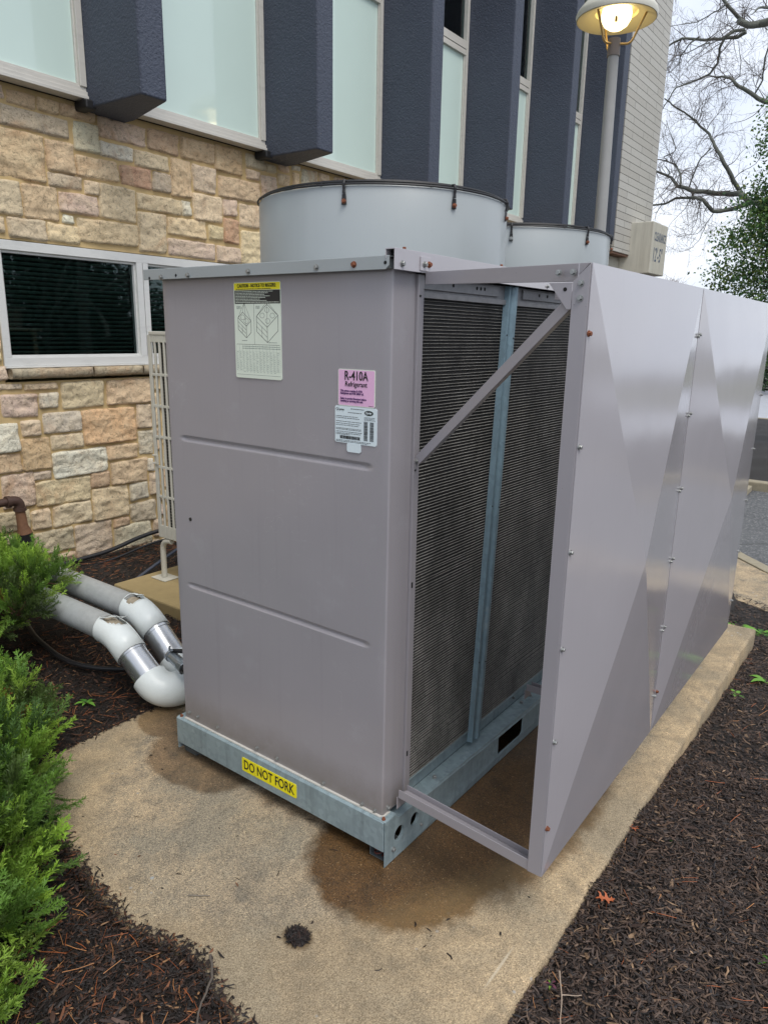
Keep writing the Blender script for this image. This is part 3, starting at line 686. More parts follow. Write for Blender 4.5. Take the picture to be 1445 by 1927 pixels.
x, y = scatter(5000, -1.2, 2.6, 3.74, 4.5, 66); ok = (y < 4.1-.33*(x-0)) & (y < 4.05-.16*x); addc(chips(0, (x[ok], y[ok]), lambda x, y: np.full(len(x), -.150), .02, .05, .003, .009, PR, seed=67, lay=.02))
# fringe spilling over the pad's near and left rim
g = np.random.default_rng(77)
ed = np.array(dense([(-1.46, .6)] + PAD[3:], .004)[:-int(2.2/.004)]); ed = ed[(ed[:, 1] < .35)]
pk = ed[g.integers(0, len(ed), 2600)] + g.normal(0, .016, (2600, 2)); addc(chips(0, (pk[:, 0], pk[:, 1]), lambda x, y: np.full(len(x), .0005), .008, .035, .0018, .006, PL, .2, 78, .001, .006))
er = np.array([p for p in dense(PAD[:2], .004)]); pk = er[g.integers(0, len(er), 1500)] + np.stack([np.abs(g.normal(0, .012, 1500))+.004, np.zeros(1500)], 1)
addc(chips(0, (pk[:, 0], pk[:, 1]), mulch_h, .01, .035, .002, .006, PR, .6, 79, .004, .02))
# loose scraps on the slab and the dark clump
x, y = scatter(46, -1.2, .5, -.6, .3, 90); addc(chips(0, (x, y), lambda x, y: np.full(len(x), .001), .008, .03, .002, .006, PL, .05, 91, .001, .0))
a_ = g.random(420)*6.28; r_ = .034*np.sqrt(g.random(420)); addc(chips(0, (-.026+r_*np.cos(a_), -.377+r_*.85*np.sin(a_)), lambda x, y: np.full(len(x), .001), .010, .035, .002, .006, [((28, 20, 17), .8), ((50, 34, 28), .2)], .3, 92, .001, .012))
ch_ = fast_mesh('mulch', np.concatenate(VV), np.concatenate(FF), m_chip, np.concatenate(TT)); ch_['kind'] = 'stuff'; ch_['label'] = 'dark shredded bark mulch covering the beds around the pad'
# pine needles, fine curved strands
def needles(n, box, seed, keepmax=1.0):
    g = np.random.default_rng(seed); x, y = scatter(n, *box, seed); ok = ~pip(x, y, PAD); x, y = x[ok], y[ok]; n = len(x)
    th = g.random(n)*6.28; Ln = .03+.05*g.random(n); bd = (g.random(n)-.5)*.3; h = mulch_h(x, y)+.012+.012*g.random(n)
    V = np.zeros((n, 6, 3)); w_ = .0007
    for k, t in enumerate((-.5, 0, .5)):
        cx_ = x+np.cos(th)*Ln*t - np.sin(th)*bd*Ln*(.25-t*t)*2; cy_ = y+np.sin(th)*Ln*t+np.cos(th)*bd*Ln*(.25-t*t)*2
        for j, s_ in enumerate((-1, 1)):
            V[:, k*2+j] = np.stack([cx_ - np.sin(th)*w_*s_, cy_+np.cos(th)*w_*s_, h+t*.006*np.sign(bd)+.0007*j], 1)
    b = np.arange(n)*6; F = np.concatenate([np.stack([b, b+2, b+3, b+1], 1), np.stack([b+2, b+4, b+5, b+3], 1)])
    P = np.array([s2l((176, 98, 52)), s2l((150, 84, 46)), s2l((190, 130, 78))])[g.integers(0, 3, n)]
    return V.reshape(-1, 3), F, np.repeat(P, 6, 0)
VV = []; FF = []; TT = []; k0 = 0
for n_, bx, sd_ in ((170, (.56, 1.4, -1, 1.6), 201), (90, (.56, 1.4, 1.6, 3.4), 202), (330, (-1.5, .3, -1.15, -.5), 203), (800, (-2.9, -1.44, -.7, 1.2), 204), (800, (-3.7, -2.2, .6, 2.8), 205)): addc(needles(n_, bx, sd_))
nd = fast_mesh('pine_needles', np.concatenate(VV), np.concatenate(FF), m_chip, np.concatenate(TT)); nd['kind'] = 'stuff'; nd['label'] = 'fine orange pine needles strewn over the mulch'
# ================================================================ condensing unit
unit = thing('condensing_unit', 'large mauve grey air conditioning unit with two fan shrouds and a folded metal side screen', 'air conditioner', (-.5, 1.1, 0))
UW, UL = 1.056, 2.31
# front panel with two pressed ribs
def front_panel():
    def grid(a, b, fine, coarse, rng_):
        o = [a]; 
        while o[-1] < b-1e-6:
            x = o[-1]; st = fine if any(p-.03 < x < q+.03 for p, q in rng_) else coarse
            nxt = x+st
            for p, q in rng_:
                if x < p-.03 < nxt: nxt = p-.03+1e-5
            o.append(min(nxt, b))
        return o
    XL, XR, YP, RB = -1.022, -.020, .016, .006
    zs = grid(.1765, 1.872, .0022, .08, [(1.30, 1.335), (.74, .772)])
    xs = grid(XL+RB, XR-RB, .012, .03, [(-.955, -.93), (-.11, -.09)])
    def d(x, z):
        o = 0
        for zc in (1.318, .757):
            dx = max(0, -.941-x, x-(-.102)); dist = math.hypot(dx, z-zc)
            o += .0075*float(1-sm(.002, .0125, dist))
        return o
    V = []
    arcs = lambda cx, s_: [(cx+s_*RB*math.sin(t), RB-RB*math.cos(t)) for t in (R(22), R(45), R(68), R(90))]
    cols = [(XL, .12)] + arcs(XL+RB, -1)[::-1] + [(x, None) for x in xs] + arcs(XR-RB, 1) + [(XR, .106)]
    for z in zs:
        for (x, y) in cols: V.append((x, YP+((d(x, z)+.0035*math.sin((x+UW)*3.0)*math.sin(z*1.7)+.0016*noise.noise((x*4, z*3.2, 2))) if y is None else y), z))
    nc = len(cols); F = []
    for j in range(len(zs)-1):
        for i in range(nc-1): F.append((j*nc+i, j*nc+i+1, (j+1)*nc+i+1, (j+1)*nc+i))
    return fast_mesh('front_panel', V, F, m_front, None, unit, smooth=True)
fp = front_panel()
f = MB(); f.prism([(-1.018, .008), (-.028, .008), (-.014, .020), (-.014, .05), (-1.018, .05)], 2, .1722, .1765); f.build('panel_flange', m_trim, unit)
MB().tube([(-.929, .020, 1.018), (-.929, .0148, 1.018)], .0065, 20).build('knockout_hole_shade', m_black, unit)  # black disc stands in for the dark inside a small open hole
# cabinet body (far side, back) and roof deck
f = MB(); f.box(-1.018, .04, .17, -.10, UL-.01, 1.866); f.build('cabinet', m_paint, unit)
f = MB(); f.box(-UW-.012, .0, 1.868, -.02, UL+.01, 1.892); f.build('roof_deck', m_shroud, unit)
# top front rail
f = MB(); f.prism([(-1.083, 1.864), (-.024, 1.864), (-.0125, 1.874), (-.0125, 1.8985), (-1.083, 1.8985)], 1, -.014, -.011); f.box(-1.083, -.0135, 1.8955, -.0125, .05, 1.8995)
f.build('front_top_rail', m_shroud, unit, bevel=.001)
b = MB()
for i, (x, z) in enumerate(((-.269, 1.878), (-.839, 1.8735), (-.981, 1.872), (-.55, 1.876))): b.bolt((x, -.014, z), (0, -1, 0), .0075)
b.build('bolt', m_bolt, unit)
MB().bolt((-.132, -.014, 1.88), (0, -1, 0), .0078).build('bolt', m_rust, unit)
f = MB(); 
for x, z in ((-1.049, 1.87), (-.025, 1.881), (-.903, 1.875)): f.part().tube([(x, -.0148, z), (x, -.0135, z)], .0048, 14)
f.build('rail_hole', m_dark, unit)
# side top rail (channel), open end toward the viewer
f = MB(); z0, z1 = 1.863, 1.917
f.box(.006, -.018, z0, .009, UL, z1); f.box(-.022, -.016, z1-.003, .006, UL, z1); f.box(-.024, -.016, z1-.026, -.022, UL, z1); 
f.build('side_top_rail', m_panel, unit, bevel=.0008)
MB().box(-.0215, .004, 1.893, .0055, UL-.01, 1.913).build('rail_hollow_shade', m_dark, unit)  # black box painted in for the shade within the open channel
b = MB(); b.bolt((.009, .015, 1.879), (1, 0, 0), .0078); b.bolt((.0135, .115, 1.885), (1, 0, 0), .0075)
for y in (.5, .92, 1.5, 2.1): b.bolt((.009, y, 1.874), (1, 0, 0), .006)
b.build('bolt', m_bolt, unit)
b = MB(); b.bolt((.0135, .137, 1.886), (1, 0, 0), .0078); b.bolt((-.01, .05, 1.917), (0, 0, 1), .006); b.bolt((-.01, .60, 1.917), (0, 0, 1), .006); b.bolt((-.01, 1.4, 1.917), (0, 0, 1), .006)
b.build('bolt', m_rust, unit)
# mounting clip where the brace frame meets the rail
MB().box(.009, .098, 1.868, .013, .148, 1.905).build('mounting_clip', m_panel, unit, bevel=.001)
# corner post channel beside the coil
f = MB(); f.box(-.055, .1225, .175, -.021, .1255, 1.862); f.box(-.026, .1257, .176, -.012, .155, 1.862); f.box(-.055, .1552, .176, -.026, .158, 1.862)
f.build('corner_post', m_paint, unit, bevel=.0012)
f = MB()
for z, h in ((.93, .018), (.34, .018), (1.80, .006), (1.30, .006)): f.part().box(-.0125, .132, z, -.0108, .139, z+h)
f.build('post_slot', m_dark, unit)
# coil banks
def coil(y0, y1):
    f = MB(); f.box(-.09, y0, .215, -.036, y1, 1.80); c = f.build('coil', m_coil, unit); g = np.random.default_rng(int(y0*100))
    V = []; F = []; z = .222; n_ = 26
    ys = np.linspace(y0, y1, n_)
    while z < 1.797:
        k = len(V); wob = np.cumsum(g.normal(0, .00022, n_)); wob -= np.linspace(wob[0], wob[-1], n_)
        for y, w_ in zip(ys, wob): V += [(-.036, y, z+.0011+w_), (-.0318, y, z+w_+.0008), (-.0318, y, z+w_-.0006), (-.036, y, z-.0009+w_)]
        for i in range(n_-1):
            for j in range(3): F.append((k+i*4+j, k+i*4+j+1, k+i*4+4+j+1, k+i*4+4+j))
        z += .0102
    fast_mesh('coil_tube', V, F, m_tube, None, c)
coil(.158, .68); coil(.682, 1.45); coil(1.45, 2.28)
# brackets above the coils
f = MB(); f.box(-.04, .158, 1.80, -.024, 2.28, 1.816); f.box(-.036, .158, 1.816, -.031, 2.28, 1.862); f.box(-.031, .158, 1.824, -.024, .62, 1.856); f.box(-.031, .80, 1.824, -.024, 1.9, 1.856)
f.build('coil_header', simple('soiled_steel', (138, 138, 140), .5, .5, .35, 30), unit, bevel=.001)
f = MB()
for y in (.33, .472, .497, .522, .93, 1.0): f.part().tube([(-.0245, y, 1.843), (-.0232, y, 1.843)], .0055, 12)
f.build('header_slot', m_dark, unit)
# galvanised divider between the coils: double channel
f = MB()
f.prism([(-.034, .674), (-.014, .679), (-.014, .687), (-.022, .692), (-.022, .700), (-.034, .700)], 2, .172, 1.862)
f.prism([(-.034, .702), (-.020, .702), (-.020, .709), (-.010, .717), (-.010, .733), (-.034, .736)], 2, .172, 1.862)
lean = lambda f: setattr(f, 'v', [(x, y-.10*(1.86-z)/1.7, z) for x, y, z in f.v])
lean(f); f.build('coil_divider', m_galv2, unit, bevel=.001)
f = MB()
for z in (1.70, 1.1, .5):
    f.part().tube([(-.0145, .683, z), (-.0128, .683, z)], .003, 10); f.part().tube([(-.0105, .726, z-.01), (-.0088, .726, z-.01)], .003, 10)
lean(f); f.build('divider_hole', m_dark, unit)
# ---- base skid
f = MB(); f.prism([(-.002, .058), (-.002, .166), (.004, .1715), (.06, .1715), (.06, .166), (.006, .165), (.006, .058)], 0, -UW, -.002)
f.build('front_skid_rail', m_galv, unit, bevel=.0012)
# side rail with round holes and fork slots
def side_rail():
    y1 = UL+.02; zt = .147
    me = bmesh.new(); outer = [(0, .002), (0, .168), (.055, .168), (.075, zt), (y1, zt), (y1, .002)]
    holes = []
    for (yc, zc, r_) in ((.078, .087, .027), (.168, .087, .024)): holes.append([(yc+r_*math.cos(t), zc+r_*math.sin(t)) for t in np.linspace(0, 2*math.pi, 25)[:-1]])
    for ys in (.742, 1.62): holes.append([(ys, .052), (ys+.19, .052), (ys+.205, .066), (ys+.205, .128), (ys, .128)])
    def loop(p, x): 
        vs = [me.verts.new((x, a, b)) for a, b in p]; return [me.edges.new((vs[i], vs[(i+1) % len(vs)])) for i in range(len(vs))]
    es = loop(outer, .003)
    for h in holes: es += loop(h, .003)
    for v_ in me.verts: v_.co.x += .018*float(sm(.25, 1.0, v_.co.y))
    bmesh.ops.triangle_fill(me, edges=es, use_beauty=True, use_dissolve=False)
    o = bpy.data.meshes.new('side_skid_rail'); me.to_mesh(o); me.free(); o.materials.append(m_galv); ob = bpy.data.objects.new('side_skid_rail', o); C.objects.link(ob); attach(ob, unit)
    sd_ = ob.modifiers.new('solid', 'SOLIDIFY'); sd_.thickness = .0035; sd_.offset = 0
    f = MB()
    for h in holes[:2]:
        f.part().tube([(.0035, sum(p[0] for p in h)/24, .087), (-.006, sum(p[0] for p in h)/24, .087)], [h[0][0]-sum(p[0] for p in h)/24+.001]*2, 28, cap=False)
    f.build('hole_collar', m_galv, unit)
    f = MB(); f.prism([(-.05, .055), (.0048, .055), (.0048, .25), (.023, 1.0), (.023, y1), (-.05, y1)], 2, zt, zt+.003); f.box(-.05, .0, .168, .0045, .06, .171); f.box(-.054, .06, zt+.003, -.050, y1, .214); f.box(-.054, .158, .214, -.030, y1, .217)
    f.build('side_skid_flange', m_galv, unit, bevel=.0012)
    f = MB(); f.box(-.85, .16, .005, -.10, y1-.1, .160); f.build('base_shade_block', m_dark, unit)  # black block stands in for the shadow beneath the cabinet
side_rail()
f = MB(); f.box(-UW, .0, .03, -UW+.004, UL, .166); f.box(-UW, UL, .03, .0, UL+.004, .166); f.build('rear_skid_rail', m_galv, unit)
# spring mounts under the front corners
f = MB(); f.part().box(-.075, .022, .003, -.071, .10, .058); f.box(-.071, .09, .003, -.004, .094, .058); f.box(-.075, .022, .0015, -.004, .10, .003)
f.part().box(-UW, .03, .003, -UW+.07, .034, .058); f.box(-UW+.07, .03, .003, -UW+.074, .08, .058); f.box(-UW+.004, .012, .036, -UW+.13, .03, .040)
f.build('mount_bracket', simple('dark_bracket_steel', (92, 98, 100), .6, .2, .3, 30), unit, bevel=.001)  # bracket steel is darker than the rails, with a random mottle
f = MB(); f.tube([(-.045+.014*math.cos(t), .035+.014*math.sin(t), .006+t*.0028) for t in np.linspace(0, 18.8, 60)], .003, 6)
f.build('mount_spring', simple('rusted_spring', (88, 44, 36), .7), unit)
b = MB()
for x in (-.972, -.92, -.803, -.586, -.482, -.26, -.09, -.037):
    z = .204+(x+.972)*(-.0215); b.bolt((1.18+(x-1.18)*1.0099, .0168, z), (0, -1, 0), .0062)
b.bolt((-.019, .044, .193), (1, 0, 0), .0065); b.bolt((.0048, .045, .075-.03), (1, 0, 0), .0075); b.bolt((.0048, .205, .045), (1, 0, 0), .006)
b.bolt((-.022, .33, .150), (0, 0, 1), .008); b.bolt((-.022, 1.02, .150), (0, 0, 1), .008); b.bolt((-.018, 1.10, .150), (0, 0, 1), .008); b.bolt((-.049, .99, .178), (1, 0, 0), .006)
b.build('bolt', m_bolt, unit)
b = MB(); b.bolt((-.010, .010, .1712), (0, 0, 1), .006); b.bolt((-UW+.016, .012, .1712), (0, 0, 1), .0065); b.build('bolt', m_rust, unit)
# ---- fan shrouds
def shroud(cy, n, label):
    cx, r_, zt = -.53, .45, 2.142
    f = MB(); prof = [(r_, 1.892), (r_, zt-.006), (r_-.004, zt), (r_-.010, zt), (r_-.012, zt-.01), (r_-.012, 1.892)]
    f.lathe(prof, (cx, cy, 0), 128, close=True); sh = f.build('fan_shroud', m_shroud, unit, smooth=40)
    # black wire guard
    f = MB()
    ring = lambda rr, z, w_=.0028: f.tube([(cx+rr*math.cos(t), cy+rr*math.sin(t), z) for t in np.linspace(0, 2*math.pi, 97)], w_, 6, cap=False)
    ring(r_+.004, zt+.002, .0035); ring(r_-.008, zt+.011); ring(r_-.020, zt+.016)
    for k in range(1, 15): ring(r_*(1-k/15.0), zt+.016+.012*math.sin(k/15*1.57), .0018)
    for k in range(8):
        a = math.pi*2*k/8+.2; f.tube([(cx+(r_+.003)*math.cos(a), cy+(r_+.003)*math.sin(a), zt+.004), (cx+(r_-.03)*math.cos(a), cy+(r_-.03)*math.sin(a), zt+.014), (cx, cy, zt+.026)], .0028, 6)
    f.build('fan_guard', m_black, sh)
    f = MB(); f.lathe([(.0, 2.03), (.10, 2.03), (.10, 1.93), (0, 1.93)], (cx, cy, 0), 24); f.tube([(cx, cy, 1.9), (cx, cy, 1.95)], .05, 16)
    for k in range(5):
        a = math.pi*2*k/5; ca, sa = math.cos(a), math.sin(a); pts = []
        for (rr, wv) in ((.09, .05), (.26, .085), (.41, .10)):
            for s_, dz in ((-1, -.025), (1, .025)): pts.append((cx+ca*rr-sa*wv*s_, cy+sa*rr+ca*wv*s_, 1.98+dz))
        k0_ = len(f.v); f.add(pts+[(x, y, z+.004) for x, y, z in pts], [(0, 2, 3, 1), (2, 4, 5, 3), (6, 7, 9, 8), (8, 9, 11, 10), (0, 6, 8, 2), (2, 8, 10, 4), (1, 3, 9, 7), (3, 5, 11, 9), (4, 10, 11, 5), (0, 1, 7, 6)])
    f.build('fan', m_black, sh)
    for k, ang in enumerate(n):
        a = math.radians(ang); d = Vector((math.cos(a), math.sin(a), 0)); t_ = Vector((-d.y, d.x, 0)); p = Vector((cx, cy, 0))+d*(r_+.002)
        f = MB(); P = lambda dd, z: (p+d*dd)+Vector((0, 0, z))
        f.tube([P(-.02, zt+.014), P(.001, zt+.012), P(.006, zt+.002), P(.004, zt-.014), P(.003, zt-.026)], [.0036, .0045, .0045, .004, .0055], 8)
        q0 = P(.0005, zt-.028); hw = .008
        f.add([q0-t_*hw*.7, q0+t_*hw*.7, q0+t_*hw+Vector((0, 0, -.03)), q0-t_*hw+Vector((0, 0, -.03)), q0-t_*hw*.7+d*.004, q0+t_*hw*.7+d*.004, q0+t_*hw+Vector((0, 0, -.03))+d*.003, q0-t_*hw+Vector((0, 0, -.03))+d*.003],
              [(4, 5, 6, 7), (0, 4, 7, 3), (1, 2, 6, 5), (0, 1, 5, 4), (3, 7, 6, 2)])
        f.build('guard_clip', m_black, sh)
        MB().bolt(P(.0035, zt-.048), d, .0066).build('bolt', m_bolt if k == 0 and cy > 1 else m_rust, sh)
shroud(.64, (291.5, 336.5, 16.5, 61, 106, 151, 205.5), ''); shroud(1.66, (297, 342, 20, 65, 110, 155, 205), '')
# ---- folded metal screen panels
SX = .53
def screen_panel(y0, y1, z0, z1):
    y0, y1 = y0+.0015, y1-.0015; n_ = 28; V = []; F = []; ht = .050
    for j in range(n_+1):
        for i in range(n_+1):
            u, v = i/n_, j/n_; d = max(abs(u-.5), abs(v-.5))*2
            bow = .004*math.sin(u*math.pi)*math.sin(v*math.pi*1.5+.4)+.006*noise.noise((u*1.9+y0*3, v*2.6, 4))
            V.append((SX+ht*(1-d)+bow*(1-d)*.8, y0+(y1-y0)*u, z0+(z1-z0)*v))
    for j in range(n_):
        for i in range(n_):
            a = j*(n_+1)+i; b, c, e = a+1, a+n_+2, a+n_+1
            if (i < n_/2) == (j < n_/2): F += [(a, b, c), (a, c, e)]
            else: F += [(a, b, e), (b, c, e)]
    # returned edges
    k = len(V); rim = [(y0, z0), (y1, z0), (y1, z1), (y0, z1)]
    for (y, z) in rim: V.append((SX-.0, y, z))
    for (y, z) in rim: V.append((SX-.034, y, z))
    for i in range(4): j = (i+1) % 4; F += [(k+i, k+4+i, k+4+j), (k+i, k+4+j, k+j)]
    o = fast_mesh('screen_panel', V, F, m_panel, None, unit)
    o.data.polygons.foreach_set('use_smooth', [True]*len(o.data.polygons)); o.data.set_sharp_from_angle(angle=R(1.6)); return o
Z0, Z1 = .232, 1.862
for (a, b_) in ((.022, .995), (.998, 2.292)):
    screen_panel(a, b_, Z0, Z1)
b = MB()
zs_ = (1.707, 1.443, 1.179, .919, .652, .386)
for z in zs_[1:5]: b.bolt((SX+.0005, .03, z), (1, 0, 0), .0065)
for z in zs_: b.bolt((SX+.0005, .984, z), (1, 0, 0), .0062)
for z in zs_[:-1]: b.bolt((SX+.0005, 1.009, z+.006), (1, 0, 0), .0062)
for z in zs_[1:]: b.bolt((SX+.0005, 2.282, z), (1, 0, 0), .0062)
b.build('bolt', m_bolt, unit)
b = MB(); b.bolt((SX+.0005, .03, 1.707), (1, 0, 0), .0068); b.bolt((SX+.0005, .03, .386), (1, 0, 0), .0068); b.bolt((SX+.0005, 1.009, .394), (1, 0, 0), .0064); b.build('bolt', m_rust, unit)
# frame: angle-iron members at y=.02
YF = .018
f = MB()   # upright
f.prism([(.488, .2345), (.5275, .2345), (.5275, 1.861), (.488, 1.822)], 1, YF, YF+.003); f.prism([(.488, .27), (.491, .27), (.491, 1.82), (.488, 1.82)], 1, YF+.003, YF+.035); 
f.build('screen_upright', m_paint, unit, bevel=.001)
def shear(f, x0, y0, x1, y1, start=0):
    """lean a member in plan so it runs from (x0, y0) to (x1, y1) instead of straight across"""
    for i in range(start, len(f.v)):
        x, y, z = f.v[i]; f.v[i] = (x, y+y0+(y1-y0)*(x-x0)/(x1-x0), z)
f = MB(); f.prism([(.0125, 1.833), (.4865, 1.822), (.5265, 1.8618), (.0125, 1.8665)], 1, 0, .003); f.prism([(.0125, 1.8635), (.5265, 1.8588), (.5265, 1.8615), (.0125, 1.8663)], 1, .003, .038); shear(f, .0125, .122, .5265, YF)
f.build('screen_top_bar', m_paint, unit, bevel=.001)
f = MB(); f.prism([(.43, 1.82), (.4875, 1.82), (.4875, 1.760), (.478, 1.760)], 1, YF-.0018, YF+.0008); f.build('gusset', m_paint, unit, bevel=.0008)
b = MB()
for x, z in ((.452, 1.842), (.487, 1.842), (.508, 1.818), (.5085, 1.785)): b.bolt((x, YF, z), (0, -1, 0), .0070)
b.build('bolt', m_bolt, unit)
MB().tube([(.4715, YF-.003, 1.805), (.4715, YF-.0005, 1.805)], .0045, 14).build('gusset_hole', m_dark, unit)
# diagonal brace
def bar(p, q_, w_, t_, y0, y1, name, mat):
    p = Vector((p[0], 0, p[1])); q_ = Vector((q_[0], 0, q_[1])); d = (q_-p).normalized(); n_ = Vector((-d.z, 0, d.x))*w_/2
    f = MB(); c = [(a.x, a.z) for a in (p-n_, q_-n_, q_+n_, p+n_)]; f.prism(c, 1, y0, y0+t_)
    c = [(a.x, a.z) for a in (p-n_, q_-n_, q_-n_*.8, p-n_*.8)]; f.prism(c, 1, y0+t_, y1); return f.build(name, mat, unit, bevel=.001)
p_, q_ = Vector((.006, 0, 1.338)), Vector((.488, 0, 1.782)); d_ = (q_-p_).normalized(); n_ = Vector((-d_.z, 0, d_.x))*.0135
f = MB(); f.prism([(v_.x, v_.z) for v_ in (p_-n_, q_-n_, q_+n_, p_+n_)], 1, 0, .003); f.prism([(v_.x, v_.z) for v_ in (p_-n_, q_-n_, q_-n_*.78, p_-n_*.78)], 1, .003, .026); shear(f, .006, .118, .488, YF+.001)
f.build('diagonal_brace', m_paint, unit, bevel=.001)
MB().bolt((-.010, .140, 1.330), (1, 0, 0), .006).build('bolt', m_bolt, unit)
# bottom bars out to the screen
def bottom(y, nm, y0=None):
    f = MB(); zb = .2345; yy, y = y, 0.0
    f.prism([(.012, zb), (.5265, zb), (.488, zb+.034), (.012, zb+.030)], 1, y, y+.003); f.prism([(.012, zb), (.5265, zb), (.5265, zb+.003), (.012, zb+.003)], 1, y+.003, y+.05)
    f.prism([(.012, zb+.003), (.49, zb+.003), (.49, zb+.022), (.012, zb+.022)], 1, y+.047, y+.05)
    f.box(.0045, y, zb-.045, .0075, y+.06, zb-.002); shear(f, .012, yy if y0 is None else y0, .5265, yy)
    return f.build(nm, m_paint, unit, bevel=.001)
bottom(YF, 'screen_bottom_bar', .058); bottom(.985, 'screen_bottom_bar'); bottom(2.23, 'screen_bottom_bar')
f = MB()
for y in (.985, 2.25): f.box(.012, y, 1.83, SX-.036, y+.028, 1.860)
f.box(.49, .985, .24, .494, 1.01, 1.83); f.box(.49, 2.25, .24, .494, 2.285, 1.83); f.build('screen_rear_frame', m_paint, unit, bevel=.001)

# ---- stickers
m_ink = M('black_ink', (.012, .012, .012), .5).m; m_greyink = M('grey_ink', s2l((96, 108, 104)), .6).m; m_blueink = M('violet_ink', s2l((92, 58, 110)), .6).m
def vinyl(name, c): return simple(name, c, .42, 0, .03, 5)
m_yel = vinyl('yellow_vinyl', (240, 226, 20)); m_lab = vinyl('pale_label', (216, 224, 208)); m_lab2 = vinyl('white_label', (212, 224, 228)); m_pink = vinyl('pink_label', (226, 178, 212)); m_faint = M('faint_ink', s2l((160, 170, 160)), .6).m
def sticker(name, x0, x1, z0, z1, mat, y=-.0012, parent=None):
    f = MB(); r_ = .004; f.prism([(x0+r_, z0), (x1-r_, z0), (x1, z0+r_), (x1, z1-r_), (x1-r_, z1), (x0+r_, z1), (x0, z1-r_), (x0, z0+r_)], 1, y-.0006, y+.0018); return f.build(name, mat, parent or unit)
def lines(f, x0, x1, z0, z1, n, w_, g, y, gap=.25):
    for i in range(n):
        z = z1-(z1-z0)*(i+.5)/n; x = x0; e = x1-(x1-x0)*g.random()*gap
        while x < e:
            l_ = g.uniform(.003, .009); f.box(x, y-.0004, z-w_/2, min(x+l_, e), y, z+w_/2); x += l_+g.uniform(.0012, .0024)
YS = -.0030
rg = random.Random(5)
# rigging notice: x -.634..-.426, z 1.5515..1.8455
n1 = sticker('rigging_notice', -.634, -.4265, 1.5515, 1.8455, m_lab); n1['label'] = 'tall pale notice with yellow caution header and crane rigging drawings'
f = MB(); f.box(-.632, YS+.001, 1.8225, -.4285, YS+.0016, 1.8435); f.build('header_band', m_yel, n1)
f = MB(); f.box(-.630, YS+.001, 1.781, -.4285, YS+.0016, 1.8215); f.build('warning_band', m_ink, n1)
text_mesh('header_text', 'CAUTION - NOTICE TO RIGGERS:', .0145, Vector((-.5305, YS, 1.8345)), ROT_F, m_ink, n1, sx=.78, bold=.0002)
f = MB(); lines(f, -.622, -.436, 1.8225, 1.828, 1, .0018, rg, YS); f.build('header_text', m_ink, n1)
f = MB(); lines(f, -.624, -.432, 1.783, 1.8195, 8, .0018, rg, YS, .45); f.build('warning_text', m_lab, n1)
f = MB()
def seg(f, a, b, w_=.0011, y=YS+.0012):
    a = Vector((a[0], 0, a[1])); b = Vector((b[0], 0, b[1])); d = (b-a).normalized(); n_ = Vector((-d.z, 0, d.x))*w_/2
    f.prism([(q_.x, q_.z) for q_ in (a-n_, b-n_, b+n_, a+n_)], 1, y-.0004, y)
def isobox(f, ox, oz, w_, dp_, h, fans):
    # simple isometric cabinet drawing with lifting triangle
    ax, az = .60, .42; A = (ox, oz); B = (ox+w_*ax, oz-w_*az); Cc = (B[0]+dp_*ax, B[1]+dp_*az*1.1); D = (A[0]+dp_*ax, A[1]+dp_*az*1.1)
    up_ = lambda p: (p[0], p[1]+h)
    for a, b in ((A, B), (B, Cc), (up_(A), up_(B)), (up_(B), up_(Cc)), (up_(Cc), up_(D)), (up_(D), up_(A)), (A, up_(A)), (B, up_(B)), (Cc, up_(Cc))): seg(f, a, b)
    for t in (.33, .66):
        seg(f, (A[0], A[1]+h*t), (B[0], B[1]+h*t), .0007)
    seg(f, ((A[0]+B[0])/2, (A[1]+B[1])/2), ((A[0]+B[0])/2, (A[1]+B[1])/2+h*.66), .0007)
    top = ((A[0]+Cc[0])/2, A[1]+h+.045)
    for p in (A, B, Cc, D): seg(f, up_(p), top, .0005)
    for (u, v) in fans:
        cx_ = A[0]+(B[0]-A[0])*u+(D[0]-A[0])*v; cz_ = A[1]+h+(B[1]-A[1])*u+(D[1]-A[1])*v; rr = .010
        pts = [(cx_+rr*math.cos(t), cz_+rr*.75*math.sin(t)) for t in np.linspace(0, 6.283, 13)]
        for i in range(12): seg(f, pts[i], pts[i+1], .0006)
isobox(f, -.617, 1.703, .062, .036, .036, ((.28, .5), (.72, .5))); isobox(f, -.533, 1.697, .078, .078, .046, ((.25, .3), (.75, .3), (.25, .75), (.75, .75)))
f.box(-.6265, YS+.001, 1.6565, -.4335, YS+.0014, 1.6575); f.box(-.5445, YS+.001, 1.6575, -.5437, YS+.0014, 1.781)
f.build('rigging_drawing', m_ink, n1)
f = MB(); lines(f, -.622, -.60, 1.765, 1.775, 3, .001, rg, YS+.001); lines(f, -.535, -.515, 1.765, 1.775, 3, .001, rg, YS+.001); lines(f, -.60, -.575, 1.667, 1.671, 1, .0012, rg, YS+.001); lines(f, -.48, -.445, 1.662, 1.667, 1, .0012, rg, YS+.001)
lines(f, -.60, -.43, 1.642, 1.654, 2, .0012, rg, YS+.001, .1)
f.build('drawing_text', m_greyink, n1)
f = MB()
for i in range(12):
    z = 1.636-i*.0056; f.box(-.629, YS+.001, z, -.431, YS+.0014, z+.0004)
    for k in range(13):
        x = -.627+k*.0152; 
        if rg.random() < .9: f.box(x, YS+.001, z-.0038, x+rg.uniform(.003, .009), YS+.0014, z-.0022)
for k in range(14): f.box(-.629+k*.01522, YS+.001, 1.5745, -.6286+k*.01522, YS+.0014, 1.656)
f.build('weight_table', m_faint, n1)
f = MB(); f.box(-.629, YS+.001, 1.562, -.431, YS+.0014, 1.5628); f.build('footer_rule', m_greyink, n1)
